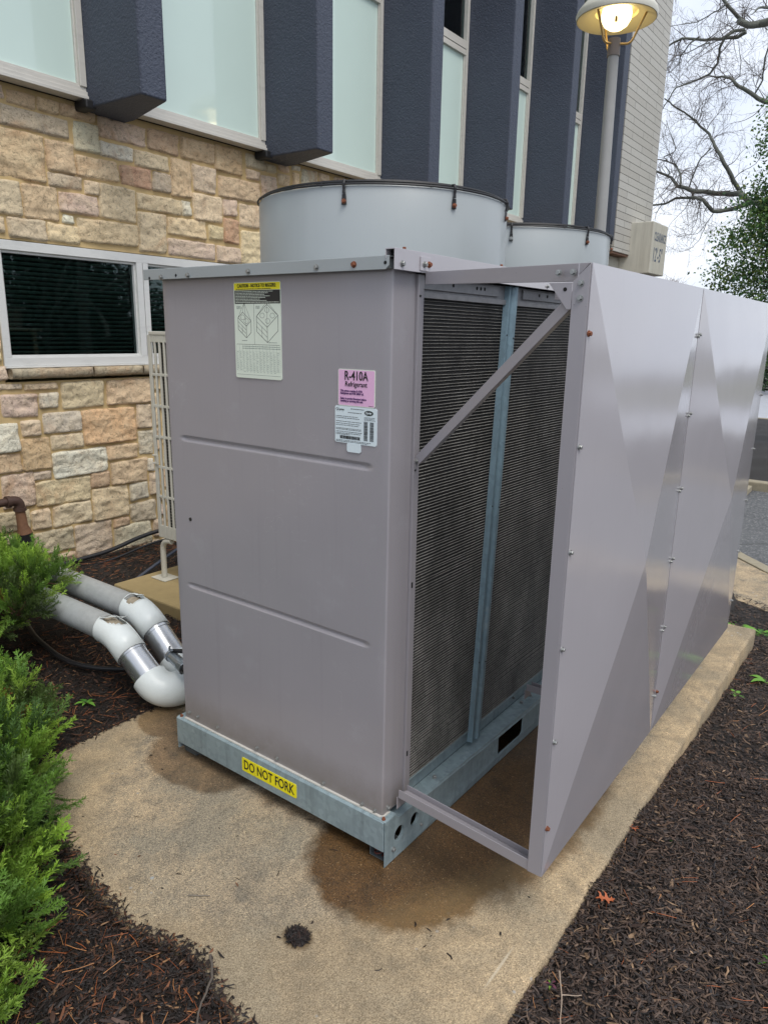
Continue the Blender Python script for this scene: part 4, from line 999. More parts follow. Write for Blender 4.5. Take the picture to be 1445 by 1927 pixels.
# pink refrigerant label: x -.199..-.0625, z 1.492..1.598
n2 = sticker('refrigerant_label', -.1985, -.063, 1.4925, 1.5975, m_lab, -.0012)
f = MB(); f.box(-.1965, YS+.001, 1.4945, -.065, YS+.0016, 1.5955); f.build('pink_field', m_pink, n2)
text_mesh('refrigerant_text', 'R-410A', .036, Vector((-.131, YS, 1.5785)), ROT_F, m_ink, n2, sx=.78, bold=.0004)
text_mesh('refrigerant_text', 'Refrigerant', .0205, Vector((-.131, YS, 1.5555)), ROT_F, m_ink, n2, sx=.88, bold=.0001)
text_mesh('small_text', 'This system contains R-410A\nRefrigerant and POE 3MAF oil.\n\nRefer to product literature before\ninstalling or servicing this unit.', .0086, Vector((-.1885, YS, 1.5215)), ROT_F, m_blueink, n2, 'LEFT', .80, bold=.0002, line=.85)
f = MB(); f.box(-.085, YS+.0006, 1.4965, -.068, YS+.001, 1.4975); f.build('small_text', m_ink, n2)
# rating plate: x -.21..-.055, z 1.3835..1.4915
n3 = sticker('rating_plate', -.210, -.0545, 1.384, 1.4915, m_lab2)
text_mesh('plate_text', 'Carrier', .009, Vector((-.186, YS, 1.4815)), ROT_F, m_ink, n3, sx=.9)
f = MB(); pts = [(-.202+.0035*math.cos(t), 1.4815+.0035*math.sin(t)) for t in np.linspace(.6, 6.0, 12)]
for i in range(11): seg(f, pts[i], pts[i+1], .0015)
lines(f, -.150, -.10, 1.483, 1.487, 1, .0016, rg, YS+.001); lines(f, -.160, -.105, 1.472, 1.476, 1, .0016, rg, YS+.001)
for zz, c_ in ((1.462, .2), (1.457, .3), (1.447, .2), (1.441, .3), (1.436, .3), (1.427, .1), (1.4235, .25), (1.417, .3), (1.4125, .5), (1.409, .5)): lines(f, -.206, -.105, zz-.001, zz+.001, 1, .0013, rg, YS+.001, c_)
lines(f, -.100, -.06, 1.455, 1.466, 3, .0011, rg, YS+.001, .1)
f.build('plate_text', m_ink, n3)
f = MB(); f.prism([(-.0835+.0165*math.cos(t), 1.477+.0075*math.sin(t)) for t in np.linspace(0, 6.283, 25)[:-1]], 1, YS+.0006, YS+.0018); em = f.build('oval_emblem', m_greyink, n3)
f = MB(); f.prism([(-.0835+.0145*math.cos(t), 1.477+.0058*math.sin(t)) for t in np.linspace(0, 6.283, 25)[:-1]], 1, YS+.0002, YS+.0006); f.build('oval_field', m_ink, n3)
text_mesh('emblem_text', 'Carrier', .0085, Vector((-.0835, YS-.0002, 1.477)), ROT_F, m_lab2, n3, sx=.85, bold=.0002)
f = MB()
x = -.19
while x < -.115: w_ = rg.choice([.0006, .001, .0016]); f.box(x, YS+.0006, 1.396, x+w_, YS+.001, 1.4055); x += w_+rg.choice([.0006, .001])
for xx in (-.101, -.079):
    z = 1.397
    while z < 1.452: w_ = rg.choice([.0006, .001, .0014]); f.box(xx, YS+.0006, z, xx+.0135, YS+.001, z+w_); z += w_+rg.choice([.0006, .001])
f.build('barcode', m_ink, n3)
f = MB(); lines(f, -.205, -.07, 1.386, 1.393, 2, .0012, rg, YS+.001, .2); f.build('plate_text', m_ink, n3)
sticker('blank_tag', -.1635, -.1115, 1.3585, 1.3855, m_lab2, -.0020)
def onto_panel(o):
    k = 1.0099; me = o.data
    for v_ in me.vertices: v_.co = (1.18+(v_.co.x-1.18)*k, v_.co.y+.0165, 1.7+(v_.co.z-1.7)*k)
    for ch in [c_ for c_ in bpy.data.objects if c_.parent == o]: onto_panel(ch)
for o_ in [c_ for c_ in bpy.data.objects if c_.parent == unit and c_.name.split('.')[0] in ('rigging_notice', 'refrigerant_label', 'rating_plate', 'blank_tag')]: onto_panel(o_)
# DO NOT FORK tape: x -.665..-.387, z .085.. .157 -> on the front rail
n4 = sticker('fork_warning', -.667, -.386, .087, .143, m_yel, -.0028); n4['label'] = 'yellow tape on the skid reading DO NOT FORK'
text_mesh('fork_warning_text', 'DO NOT FORK', .054, Vector((-.527, -.0042, .115)), ROT_F, m_ink, n4, sx=.70, bold=.0004)
f = MB(); f.box(-.597, -.0038, .0872, -.5965, -.0034, .1428); f.box(-.476, -.0038, .0872, -.4755, -.0034, .1428); f.build('tape_seam', m_greyink, n4)
# ================================================================ insulated pipes
m_jacket = simple('dull_aluminium_jacket', (172, 175, 174), .42, .12, .22, 26, .25)
m_shiny = metal_paint('bright_aluminium_jacket', s2l((190, 192, 194)), .28); m_shiny.node_tree.nodes['Principled BSDF'].inputs['Metallic'].default_value = .85
m_pvc = simple('white_pvc_cover', (222, 228, 226), .35, 0, .10, 9, .25); m_foam = simple('torn_insulation', (168, 156, 136), .95, 0, .35, 60, .8)
def smooth_path(pts, rads, n=10):
    """polyline with rounded corners"""
    P = [Vector(p) for p in pts]; o = [P[0]]
    for i in range(1, len(P)-1):
        r_ = rads[i]; a = (P[i-1]-P[i]).normalized(); b = (P[i+1]-P[i]).normalized()
        s_ = P[i]+a*r_; e = P[i]+b*r_
        for k in range(n+1):
            t = k/n; o.append(s_.lerp(P[i], t).lerp(P[i].lerp(e, t), t))
    o.append(P[-1]); return o
def pipe(name, label, y, zc, xe, seed, grp):
    rad = .065; t = thing(name, label, 'pipe', (xe, y, zc), grp)
    f = MB(); f.tube([(XW+.0, y, zc+.006), (xe-.075, y, zc)], rad, 40); 
    j = f.build('pipe_jacket', m_jacket, t, smooth=40)
    f = MB()
    for x in (xe-.80, xe-1.35): f.tube([(x, y, zc), (x+.03, y, zc)], rad+.0012, 40)
    f.build('jacket_band', m_jacket, t, smooth=40)
    p2 = (xe+.325, y, .082)
    # first elbow (45 degrees) with torn top
    path = smooth_path([(xe-.085, y, zc), (xe-.005, y, zc), (xe+.115, y, zc-.078)], [0, .075, 0], 12)
    r1 = .0715; V = []; F = []; n_ = 48; g = random.Random(seed)
    prev = None
    for i, p in enumerate(path):
        d = (path[min(i+1, len(path)-1)]-path[max(i-1, 0)]).normalized(); u = Vector((0, 0, 1)); u = (u-d*u.dot(d)).normalized(); w_ = d.cross(u)
        for k in range(n_):
            a = 2*math.pi*k/n_; V.append(tuple(p+(u*math.cos(a)+w_*math.sin(a))*r1))
    hole = lambda i, a: (((i-3.6)/(5.2 if seed == 1 else 2.8))**2 + ((a)/(.8 if seed == 1 else .5))**2 + .35*noise.noise((i*.9, a*4, seed))) < 1
    for i in range(len(path)-1):
        for k in range(n_):
            a = ((2*math.pi*(k+.5)/n_+math.pi+ (.25 if seed == 1 else -.25)) % (2*math.pi))-math.pi
            if hole(i+.5, a): continue
            F.append((i*n_+k, i*n_+(k+1) % n_, (i+1)*n_+(k+1) % n_, (i+1)*n_+k))
    o = fast_mesh('elbow_cover', V, F, m_pvc, None, t, smooth=True); s_ = o.modifiers.new('solid', 'SOLIDIFY'); s_.thickness = .002; s_.offset = 1
    # curled flaps of broken cover and exposed insulation
    f = MB(); f.tube(path[:], rad-.008, 32); ins_ = f.build('torn_insulation', m_foam, t, smooth=60)
    f = MB()
    for k in range(4 if seed == 1 else 3):
        a = g.uniform(-.6, .6); x = xe-.07+.03*k; bp_ = Vector((x, y+math.sin(a)*r1, zc+math.cos(a)*r1)); q_ = Vector((g.uniform(.02, .05), g.uniform(-.02, .02), g.uniform(.004, .02)))
        s2 = Vector((g.uniform(-.01, .01), .016, -.004)); f.add([bp_-s2, bp_+s2, bp_+q_+s2*.5, bp_+q_-s2*.3, bp_-s2+Vector((0, 0, .002)), bp_+s2+Vector((0, 0, .002)), bp_+q_+s2*.5+Vector((0, 0, .002)), bp_+q_-s2*.3+Vector((0, 0, .002))], [(0, 1, 2, 3), (4, 5, 6, 7), (0, 1, 5, 4), (1, 2, 6, 5), (2, 3, 7, 6), (3, 0, 4, 7)])
    f.build('broken_cover_flap', m_pvc, t, bevel=.0006)
    # oblique aluminium section
    a0 = Vector((xe+.100, y, zc-.067)); p2v = Vector(p2); d = (p2v-Vector((xe, y, zc))).normalized(); a1 = p2v-d*.098
    f = MB(); f.tube([a0, a1], rad+.001, 40); f.tube([a0+d*.012, a0+d*.030], rad+.0035, 40); f.tube([a1-d*.02, a1-d*.003], rad+.003, 40); f.build('aluminium_jacket', m_shiny, t, smooth=40)
    # low elbow turning along the cabinet
    pe = p2v+Vector((.04, .20, .015)); path = smooth_path([a1-d*.004, p2v, pe], [0, .095, 0], 16)
    f = MB(); f.tube(path, .0795, 44); f.build('elbow_cover', m_pvc, t, smooth=60)
    dd = (pe-p2v).normalized(); f = MB(); f.tube([pe-dd*.01, pe+dd*.55], rad, 36); f.build('aluminium_jacket', m_shiny, t, smooth=40)
    return t
pipe('insulated_pipe', 'front grey insulated pipe with a large hole broken in its white elbow cover', .170, .298, -1.72, 1, 'insulated refrigerant pipes')
pipe('insulated_pipe', 'rear grey insulated pipe, nearer the wall, with small tear in its white elbow', .365, .325, -1.80, 2, 'insulated refrigerant pipes')
# liquid-tight conduit fitting entering the cabinet
cf = thing('conduit_fitting', 'zinc conduit connector with black whip entering the cabinet beside the white elbow', 'conduit', (-1.2, .3, .2))
m_zinc = simple('zinc_fitting', (150, 158, 166), .3, .7, .15, 40)
# positions along a short run toward +X
A_, D_ = Vector((-1.40, .24, .245)), Vector((.86, -.10, -.16)).normalized()
f = MB(); f.tube([A_, A_+D_*.075], .026, 24); f.tube([A_+D_*.075, A_+D_*.083], .031, 24); f.build('connector_body', m_zinc, cf, smooth=40)
f = MB(); f.tube([A_+D_*.084, A_+D_*.115], .034, 8); f.build('hex_nut', m_zinc, cf, bevel=.002)
f = MB(); f.tube([A_+D_*.115, A_+D_*.15, A_+D_*.30+Vector((0, .08, -.01))], [.026, .025, .022], 20); f.build('black_whip', m_black, cf, smooth=40)
f = MB(); f.tube([A_+D_*-.012, A_+D_*.0], .030, 24); f.tube([A_+Vector((-.005, 0, .03)), A_+Vector((.03, -.02, .045))], .006, 8); f.tube([A_+Vector((-.02, 0, -.02)), A_+Vector((-.012, 0, .045))], .005, 8); f.build('saddle_clamp', m_zinc, cf, smooth=40)
f = MB(); f.tube([A_+Vector((0, .0, .025)), A_+Vector((.06, .02, .035)), A_+Vector((.14, .05, .02)), A_+Vector((.3, .15, -.01))], .010, 12); f.build('earth_cable', m_black, cf, smooth=40)
# cables
def cable(name, label, pts, r_, mat, grp=None, n=8, rads=.12):
    P = smooth_path(pts, [rads]*len(pts), n); o = MB().tube(P, r_, 10).build(name, mat, None, smooth=60); tag(o, label, 'cable', grp); return o
m_cable = simple('black_cable_sheath', (34, 34, 36), .45, 0, .2, 10); m_cable2 = simple('slate_cable_sheath', (70, 76, 88), .5, 0, .2, 10)
cable('ground_cable', 'thick black cable looping across the mulch in front of the pipes', [(-3.2, .32, .05), (-2.90, .30, .03), (-2.591, .203, .02), (-2.224, .150, .018), (-2.033, .171, .018), (-1.85, .28, .018), (-1.5, .62, .03), (-1.2, .7, .03)], .013, m_cable)
cable('slate_cable', 'slate grey cable on the mulch running behind the pipes toward the slab', [(-2.1, .42, .02), (-2.835, .84, .02), (-2.932, 1.064, .03), (-3.06, 1.326, .05), (-3.1, 1.8, .2)], .011, m_cable2)
def wall_cable(name, label, y0, z0, z1, r_, xo):
    pts = [(XW+xo, .5, z0-.02), (XW+xo, y0, z0), (XW+xo+.02, 1.3, z0+.015), (XW+xo+.02, 1.62, (z0+z1)/2+.02), (XW+xo+.10, 2.0, z1), (XW+xo+.55, 2.15, z1+.09), (XW+xo+.7, 2.2, z1+.3)]
    cable(name, label, pts, r_, m_cable, 'cables along the wall foot')
wall_cable('wall_cable', 'upper black line set cable clipped along the stone wall foot', .95, .045, .16, .016, .10)
wall_cable('wall_cable', 'thinner black cable below the line set along the wall foot', .95, -.005, .09, .009, .16)
f = MB()
for y_ in (1.447,): f.tube([(XW+.115+.024*math.cos(t), y_, .055+.026*math.sin(t)) for t in np.linspace(0, 6.1, 16)], .002, 5)
tag(f.build('cable_tie', m_black, None), 'small black loops tying the wall cables together', 'cable tie')
# rusty vent pipe
vp = thing('vent_pipe', 'rusty brown iron pipe elbow coming out of the stone wall above the juniper', 'pipe', (-3.5, .6, .3))
m_iron = simple('rusty_brown_iron', (74, 54, 46), .6, .2, .3, 40, .4); m_iron2 = simple('orange_rusted_iron', (118, 84, 60), .7, .1, .45, 40, .5)
yv, xv = .665, -3.56
f = MB(); f.tube([(xv, yv-.50, .575), (xv, yv-.06, .572)], .027, 24); f.tube(smooth_path([(xv, yv-.065, .572), (xv, yv, .572), (xv, yv, .515)], [0, .045, 0], 10), .034, 28); f.tube([(xv, yv-.085, .572), (xv, yv-.06, .572)], .040, 28); f.tube([(xv, yv, .522), (xv, yv, .500)], .041, 28)
f.build('elbow', m_iron, vp, smooth=40)
MB().tube([(xv, yv, .50), (xv+.005, yv+.005, .395), (xv+.01, yv+.012, .34)], [.032, .034, .048], 28).build('down_pipe', m_iron2, vp, smooth=40)
MB().tube([(xv+.01, yv+.012, .34), (xv+.01, yv+.014, -.05)], .049, 28).build('boot', m_black, vp, smooth=40)

# ================================================================ wall condenser behind the unit
cn = thing('small_condenser', 'beige mini split condenser with slotted guard on bent legs between wall and big unit', 'air conditioner', (-2.4, 1.4, .05))
m_bei = simple('beige_painted_steel', (196, 194, 182), .45, 0, .08, 8)
YG = 1.2; gx0, gx1, gz0, gz1 = -2.80, -1.95, .345, 1.662
def guard():
    f = MB(); t_ = .012
    cols = [(gx0, gx0+.030)]; x = gx0+.052
    slots = [(gx0+.030, gx0+.060), (gx0+.076, gx0+.106), (gx0+.122, gx0+.152)]
    x = gx0+.168
    while x < gx1-.05: slots.append((x, x+.030)); x += .046
    rows = [gz0+.085+(gz1-.045-gz0-.085)*k/6 for k in range(7)]
    y0, y1 = YG, YG+t_
    xs_ = [gx0]+[v for s_ in slots for v in s_]+[gx1]
    for i in range(0, len(xs_), 2): f.box(xs_[i], y0, gz0, xs_[i+1], y1, gz1)
    for (a, b) in slots:
        f.box(a, y0+.0005, gz0, b, y1-.0005, rows[0]); f.box(a, y0+.0005, rows[-1], b, y1-.0005, gz1)
        for r_ in rows[1:-1]: f.box(a, y0+.0005, r_-.009, b, y1-.0005, r_+.009)
    return f.build('slotted_guard', m_bei, cn, bevel=.003)
guard()
f = MB(); f.box(gx0+.075, YG+.03, gz0+.06, gx1, YG+.30, gz1-.03); f.build('condenser_coil', m_coil, cn)
f = MB(); z = gz0+.07
while z < gz1-.05: f.box(gx0+.074, YG+.026, z, gx1, YG+.029, z+.003); z += .02
f.build('coil_tube', m_tube, cn)
f = MB(); f.box(gx0+.02, YG-.004, gz1, gx1+.02, YG+.36, gz1+.022); f.box(gx0+.076, YG+.30, gz0, gx1, YG+.34, gz1); f.box(gx0+.02, YG+.0125, gz0, gx1, YG+.34, gz0+.02); f.box(gx0+.022, YG+.0125, 1.0, gx0+.04, YG+.34, 1.02)
f.build('casing', m_bei, cn, bevel=.004)
f = MB(); f.box(gx0-.006, YG-.012, .895, gx0+.05, YG-.0005, .905); f.box(gx0+.035, YG-.012, .85, gx0+.05, YG-.0005, .895); f.box(gx0-.006, YG-.012, .843, gx0+.05, YG-.0005, .853); f.build('latch', m_bei, cn, bevel=.002)
for (lx, ly) in ((gx0+.01, 1.22), (gx0+.01, 1.50), (gx1-.05, 1.22)):
    f = MB(); f.tube(smooth_path([(lx+.10, ly, gz0-.02), (lx+.0, ly, gz0-.03), (lx, ly, .06)], [0, .07, 0], 8), .019, 18); lg = f.build('leg', m_bei, cn, smooth=50)
    f = MB(); f.box(lx-.07, ly-.06, .0515, lx+.08, ly+.06, .0575); f.build('foot_plate', m_bei, lg, bevel=.002)
# ================================================================ street lamp
LX, LY = -1.262, 4.6
lamp = thing('street_lamp', 'grey metal lamp post with lit dome shaded lantern behind the fan shrouds', 'street lamp', (LX, LY, -.15))
m_pole = simple('grey_painted_pole', (150, 150, 148), .5, 0, .12, 10); m_shade = simple('cream_enamel_shade', (206, 204, 190), .45, 0, .06, 5); m_arm = simple('yellowed_steel_arm', (168, 138, 84), .5, .2, .15, 30)
f = MB(); f.tube([(LX+.05, LY, -.15), (LX+.02, LY, 1.6), (LX, LY, 3.92)], [.058, .053, .042], 32); f.tube([(LX+.05, LY, -.15), (LX+.05, LY, -.12)], .12, 32); f.build('pole', m_pole, lamp, smooth=40)
f = MB(); f.tube([(LX, LY, 3.87), (LX, LY, 3.995)], [.050, .046], 32); f.build('collar', simple('brown_grey_collar', (116, 108, 104), .6), lamp, smooth=40)
zr = 4.14; Rr = .305
f = MB(); f.lathe([(Rr, zr-.01), (Rr+.008, zr+.02), (Rr-.002, zr+.045), (.27, zr+.085), (.20, zr+.15), (.11, zr+.195), (.03, zr+.21), (0, zr+.212)], (LX, LY, 0), 72); f.build('shade', m_shade, lamp, smooth=50)
m_inner = simple('cream_reflector', (216, 204, 160), .5, 0, .04, 6)
f = MB(); f.lathe([(Rr-.004, zr-.012), (Rr-.022, zr-.008), (.20, zr+.028), (.165, zr+.034), (.16, zr+.06), (.0, zr+.08)], (LX, LY, 0), 72); f.build('reflector', m_inner, lamp, smooth=50)
mb_ = bpy.data.materials.new('lit_bulb'); mb_.use_nodes = True; b_ = mb_.node_tree.nodes['Principled BSDF']; b_.inputs['Emission Color'].default_value = (1, .83, .45, 1); b_.inputs['Emission Strength'].default_value = 2.0; b_.inputs['Base Color'].default_value = (.9, .85, .7, 1)
f = MB(); f.lathe([(.0, zr-.085), (.05, zr-.078), (.09, zr-.052), (.114, zr-.01), (.118, zr+.03), (.11, zr+.06)], (LX, LY, 0), 48); f.build('globe', mb_, lamp, smooth=60)
f = MB(); f.tube([(LX+.035, LY-.09, zr-.078+.02), (LX+.035, LY-.092, zr-.02)], .010, 10); f.build('bulb_shadow', m_arm, lamp)
for k in range(3):
    a = yaw*-1 + 2*math.pi*k/3 + R(90) + .1; ca, sa = math.cos(a), math.sin(a); P = lambda r_, z: (LX+ca*r_, LY+sa*r_, z)
    MB().tube(smooth_path([P(.04, 3.955), P(.125, 3.945), P(.225, zr+.012)], [0, .04, 0], 6), .0085, 12).build('arm', m_arm, lamp, smooth=50)
ld = bpy.data.lights.new('lamp_glow', 'POINT'); ld.energy = 1.3; ld.color = (1, .78, .42); ld.shadow_soft_size = .08
lo = bpy.data.objects.new('lamp_glow', ld); C.objects.link(lo); lo.location = (LX, LY, zr-.10); 
lo.parent = lamp; lo.matrix_parent_inverse = Matrix.Translation(-lamp.location)
LIMBS=[([(-1.80,7.24),(-2.16,7.22),(-2.33,7.22),(-2.49,7.19),(-2.60,7.22)],0.07744,0.0495),
([(-2.60,7.22),(-2.74,7.18),(-3.03,7.16),(-3.28,7.13),(-3.61,7.19),(-3.89,7.12),(-4.13,7.01)],0.0352,0.0132),
([(-2.57,7.28),(-2.69,7.39),(-2.83,7.52),(-2.99,7.71),(-3.14,7.95)],0.0352,0.0231),
([(-2.59,7.21),(-2.72,7.15),(-2.82,7.08),(-2.94,6.91),(-3.00,6.76),(-3.16,6.65),(-3.30,6.57),(-3.53,6.47),(-3.65,6.39),(-3.75,6.18),(-3.90,6.00)],0.02957,0.00792),
([(-3.28,7.13),(-3.43,7.02),(-3.60,6.92),(-3.70,6.83),(-3.88,6.77)],0.01408,0.00594),
([(-3.00,6.88),(-3.12,6.95),(-3.30,6.98),(-3.49,6.97),(-3.68,6.93),(-3.87,6.94)],0.01267,0.00396),
([(-2.84,7.51),(-3.02,7.54),(-3.20,7.52),(-3.39,7.42),(-3.63,7.36),(-3.89,7.33)],0.01408,0.00396),
([(-1.74,5.77),(-1.98,5.89),(-2.16,5.96),(-2.38,6.09),(-2.49,6.16),(-2.61,6.27),(-2.79,6.36),(-2.95,6.45),(-3.10,6.51)],0.04928,0.00792),
([(-2.24,6.05),(-2.11,6.23),(-2.07,6.52),(-2.01,6.71)],0.01408,0.0132),
([(-2.31,4.40),(-2.48,4.71),(-2.65,4.99),(-2.77,5.17),(-2.91,5.37),(-3.05,5.56),(-3.20,5.71),(-3.39,5.89),(-3.66,6.07),(-3.85,6.22)],0.04224,0.01056),
([(-1.42,4.07),(-1.75,4.09),(-2.10,4.24),(-2.31,4.39),(-2.44,4.41),(-2.68,4.45),(-2.92,4.47),(-3.09,4.47),(-3.22,4.53),(-3.40,4.59),(-3.53,4.72),(-3.65,4.83),(-3.86,4.93),(-4.01,4.99)],0.06336,0.0198),
([(-3.28,4.56),(-3.31,4.70),(-3.42,4.88),(-3.56,5.03),(-3.75,5.12),(-3.87,5.13)],0.02253,0.0099),
([(-3.65,4.85),(-3.70,4.96),(-3.86,5.10)],0.01408,0.00792),
([(-1.98,4.24),(-2.22,4.18),(-2.46,4.12),(-2.69,4.08),(-2.77,4.18),(-2.84,4.27),(-3.01,4.33),(-3.26,4.39),(-3.49,4.43),(-3.68,4.32),(-3.88,4.29),(-4.05,4.28)],0.04576,0.01452),
([(-3.22,4.40),(-3.24,4.56)],0.02112,0.0198),
([(-3.22,4.55),(-3.09,4.76),(-2.95,4.98),(-2.78,5.14)],0.01267,0.01188),
([(-3.71,4.29),(-3.77,4.12),(-3.78,3.99)],0.008448,0.00396),
([(-2.66,4.03),(-2.81,3.82),(-2.97,3.71),(-3.36,3.70),(-3.43,3.72)],0.00704,0.00264),
([(-2.78,3.84),(-2.92,3.62),(-3.08,3.49),(-3.27,3.42),(-3.38,3.40)],0.006336,0.00264),
([(-3.76,5.17),(-3.59,5.30),(-3.62,5.41),(-3.70,5.62),(-3.73,5.79)],0.009856,0.00396),
([(-2.78,6.36),(-2.57,6.46),(-2.56,6.68),(-2.59,6.93)],0.009856,0.00396),
([(-2.20,7.51),(-2.36,7.46),(-2.44,7.31)],0.02816,0.00528)]
# ================================================================ vegetation
def twig_system(limbs, y0, seed, depth=3, dens=1.0, spread=.5):
    """tapered tubes for limbs, then random side twigs; returns MB"""
    g = random.Random(seed); f = MB(); tw = MB()
    def wander(p, d, ln, r_, lev):
        n_ = max(3, int(ln/.07)); pts = [p.copy()]; dd = d.copy(); 
        for i in range(n_):
            dd = (dd+Vector((g.gauss(0, .17), g.gauss(0, .17), g.gauss(0, .17)-.015*lev))).normalized(); pts.append(pts[-1]+dd*(ln/n_))
        rs = [max(.0016, r_*(1-.8*i/n_)) for i in range(n_+1)]
        tw.tube(pts, rs, 3 if lev > 1 else 4, False)
        if lev < depth:
            for k in range(int((2.2+ln*5.0)*dens)):
                i = g.randint(1, n_-1); b = (pts[min(i+1, n_)]-pts[i-1]).normalized(); s_ = Vector((g.gauss(0, 1), g.gauss(0, .7), g.gauss(0, 1))).normalized()
                wander(pts[i], (b*.75+s_*.75).normalized(), ln*g.uniform(.32, .62), rs[i]*.62, lev+1)
    for li, (pts2, r0, r1) in enumerate(limbs):
        yy = y0+g.uniform(-.5, .5)*spread; P = []; n0 = len(pts2)
        for i, (x, z) in enumerate(pts2): P.append(Vector((x, yy+.25*math.sin(i*.9+li), z)))
        # subdivide with wobble
        Q = []; RR = []
        for i in range(n0-1):
            for k in range(4):
                t = k/4; q_ = P[i].lerp(P[i+1], t); q_ += Vector((noise.noise(q_*6)*.02, 0, noise.noise(q_*6+Vector((9, 0, 0)))*.02)); Q.append(q_); RR.append(r0+(r1-r0)*((i+t)/(n0-1)))
        Q.append(P[-1]); RR.append(r1)
        f.tube(Q, RR, 10, True)
        L_ = sum((Q[i+1]-Q[i]).length for i in range(len(Q)-1))
        for k in range(int(L_*9*dens)):
            i = g.randint(0, len(Q)-2); b = (Q[i+1]-Q[i]).normalized(); s_ = Vector((g.gauss(0, 1), g.gauss(0, .8), g.gauss(.15, 1))).normalized()
            wander(Q[i], (b*.55+s_*.9).normalized(), g.uniform(.25, .95), min(.009, RR[i]*.45), 1)
    return f, tw
bt = thing('bare_tree', 'large bare branched tree reaching over the far side of the building', 'tree', (.4, 14, -.2))
f, tw = twig_system(LIMBS, 14, 3)
f.tube([(.55, 14.2, -.3), (.45, 14.1, 1.2), (.3, 14, 3.0), (.2, 14.1, 5), (.35, 14.2, 7.5), (.5, 14.3, 10)], [.3, .24, .2, .17, .12, .05], 18)
for (x, z, r_) in ((-1.8, 7.24, .06), (-1.74, 5.77, .04), (-1.42, 4.07, .05), (-1.98, 4.24, .036)):
    f.tube([(.28, 14.05, max(1.8, z-1.3)), (-.5, 14.0, z-.45), (x+.02, 13.95, z)], [.08, .065, r_], 12)
g = random.Random(5)
f.build('trunk', m_bark, bt, smooth=60); tw_o = tw.build('twigs', m_twig, bt); tw_o['label'] = 'fine bare twigs'
# off-frame upper crown of the same tree
extra = [([(.3+.3*math.cos(a)*k, 4.5+k*.8+.5*math.sin(a)) for k in range(5)], .08, .015) for a in (0.1, 1.0, 2.2)]
f2, tw2 = twig_system(extra, 14.2, 9, 2, .5); f2.build('limb', m_bark, bt, smooth=60); tw2.build('twigs', m_twig, bt)

def leaf_cloud(lobes, n, lsize, cols, seed, stem=None, aspect=.55, shell=.55):
    g = np.random.default_rng(seed); vol = np.array([a[3]*a[4]*a[5] for a in lobes]) if len(lobes[0]) == 6 else np.array([a[3]**3 for a in lobes])
    vol = vol**.75; ch = g.choice(len(lobes), n, p=vol/vol.sum()); Lb = np.array([(a[0], a[1], a[2], a[3], a[3], a[3]) if len(a) == 4 else a for a in lobes])[ch]
    d = g.normal(size=(n, 3)); d /= np.linalg.norm(d, axis=1)[:, None]; r_ = (shell+(1.08-shell)*g.random(n)**.6)
    # cluster the leaves: snap to sprig centres
    nc = max(8, n//14); cc = g.integers(0, n, nc); cen = Lb[cc, :3]+d[cc]*r_[cc][:, None]*Lb[cc, 3:]
    who = g.integers(0, nc, n); P = cen[who]+g.normal(size=(n, 3))*(lsize*1.7)
    ax = g.normal(size=(n, 3)); ax[:, 2] -= .2; ax /= np.linalg.norm(ax, axis=1)[:, None]; s_ = np.cross(ax, g.normal(size=(n, 3))); s_ /= np.linalg.norm(s_, axis=1)[:, None]; nn = np.cross(ax, s_)
    Ln = lsize*(.7+.6*g.random(n))[:, None]; W_ = Ln*aspect*.5
    V = np.stack([P, P+ax*Ln*.45+s_*W_+nn*Ln*.06, P+ax*Ln, P+ax*Ln*.45-s_*W_+nn*Ln*.06], 1).reshape(-1, 3)
    b = np.arange(n)*4; F = np.stack([b, b+1, b+2, b+3], 1)
    Cc = np.array([s2l(c) for c in cols]); T = Cc[g.integers(0, len(cols), nc)][who]*(.75+.5*g.random(n))[:, None]
    return V, F, np.repeat(T, 4, 0), cen
def leafy(name, label, cat, lobes, n, lsize, cols, seed, base, trunk_r, group=None, aspect=.55, shell=.5, branches=True):
    t = thing(name, label, cat, base, group); V, F, T, cen = leaf_cloud(lobes, n, lsize, cols, seed, aspect=aspect, shell=shell)
    fast_mesh('crown', V, F, m_leaf, T, t)
    f = MB(); top = max(l_[2] for l_ in lobes); bx, by, bz = base
    f.tube([(bx, by, bz-.1), (bx+.05, by, bz+(top-bz)*.4), (bx, by+.05, top)], [trunk_r, trunk_r*.7, trunk_r*.3], 12)
    if branches:
        g = random.Random(seed)
        for c_ in cen[::max(1, len(cen)//110)]:
            c_ = Vector(c_); z_ = min(c_.z-.1, bz+(top-bz)*g.uniform(.15, .8)); z_ = max(z_, bz+.1); a = Vector((bx, by, z_)); f.tube([a, a.lerp(c_, .55)+Vector((0, 0, .06)), c_], [trunk_r*.28, trunk_r*.16, .004], 5, False)
    f.build('trunk', m_bark, t, smooth=60); return t
HG = [(86, 122, 68), (100, 138, 76), (124, 152, 80), (66, 98, 62), (140, 150, 86), (92, 132, 98), (98, 136, 70)]
leafy('holly_tree', 'broadleaf evergreen tree with loose green leaves at the right edge above the screen', 'tree',
      [(-1.05, 12, 5.0, .55), (-.75, 12.1, 4.4, .6), (-1.15, 11.9, 3.95, .42), (-1.45, 12, 4.05, .28), (-1.2, 12, 3.35, .48), (-1.6, 12, 3.45, .27), (-.8, 12, 3.1, .6), (-1.45, 12, 2.85, .40), (-1.75, 12.1, 2.55, .26), (-1.0, 12, 2.5, .55), (-.4, 12.2, 3.6, .9), (-.3, 12.2, 2.2, .9), (-.6, 12, 5.3, .6), (-1.85, 12, 3.3, .26), (-1.95, 12, 2.75, .26), (-1.2, 12, 4.8, .5), (-1.5, 12.1, 3.8, .3)],
      32000, .06, HG, 21, (-.35, 12.2, -.15), .12, shell=.1)
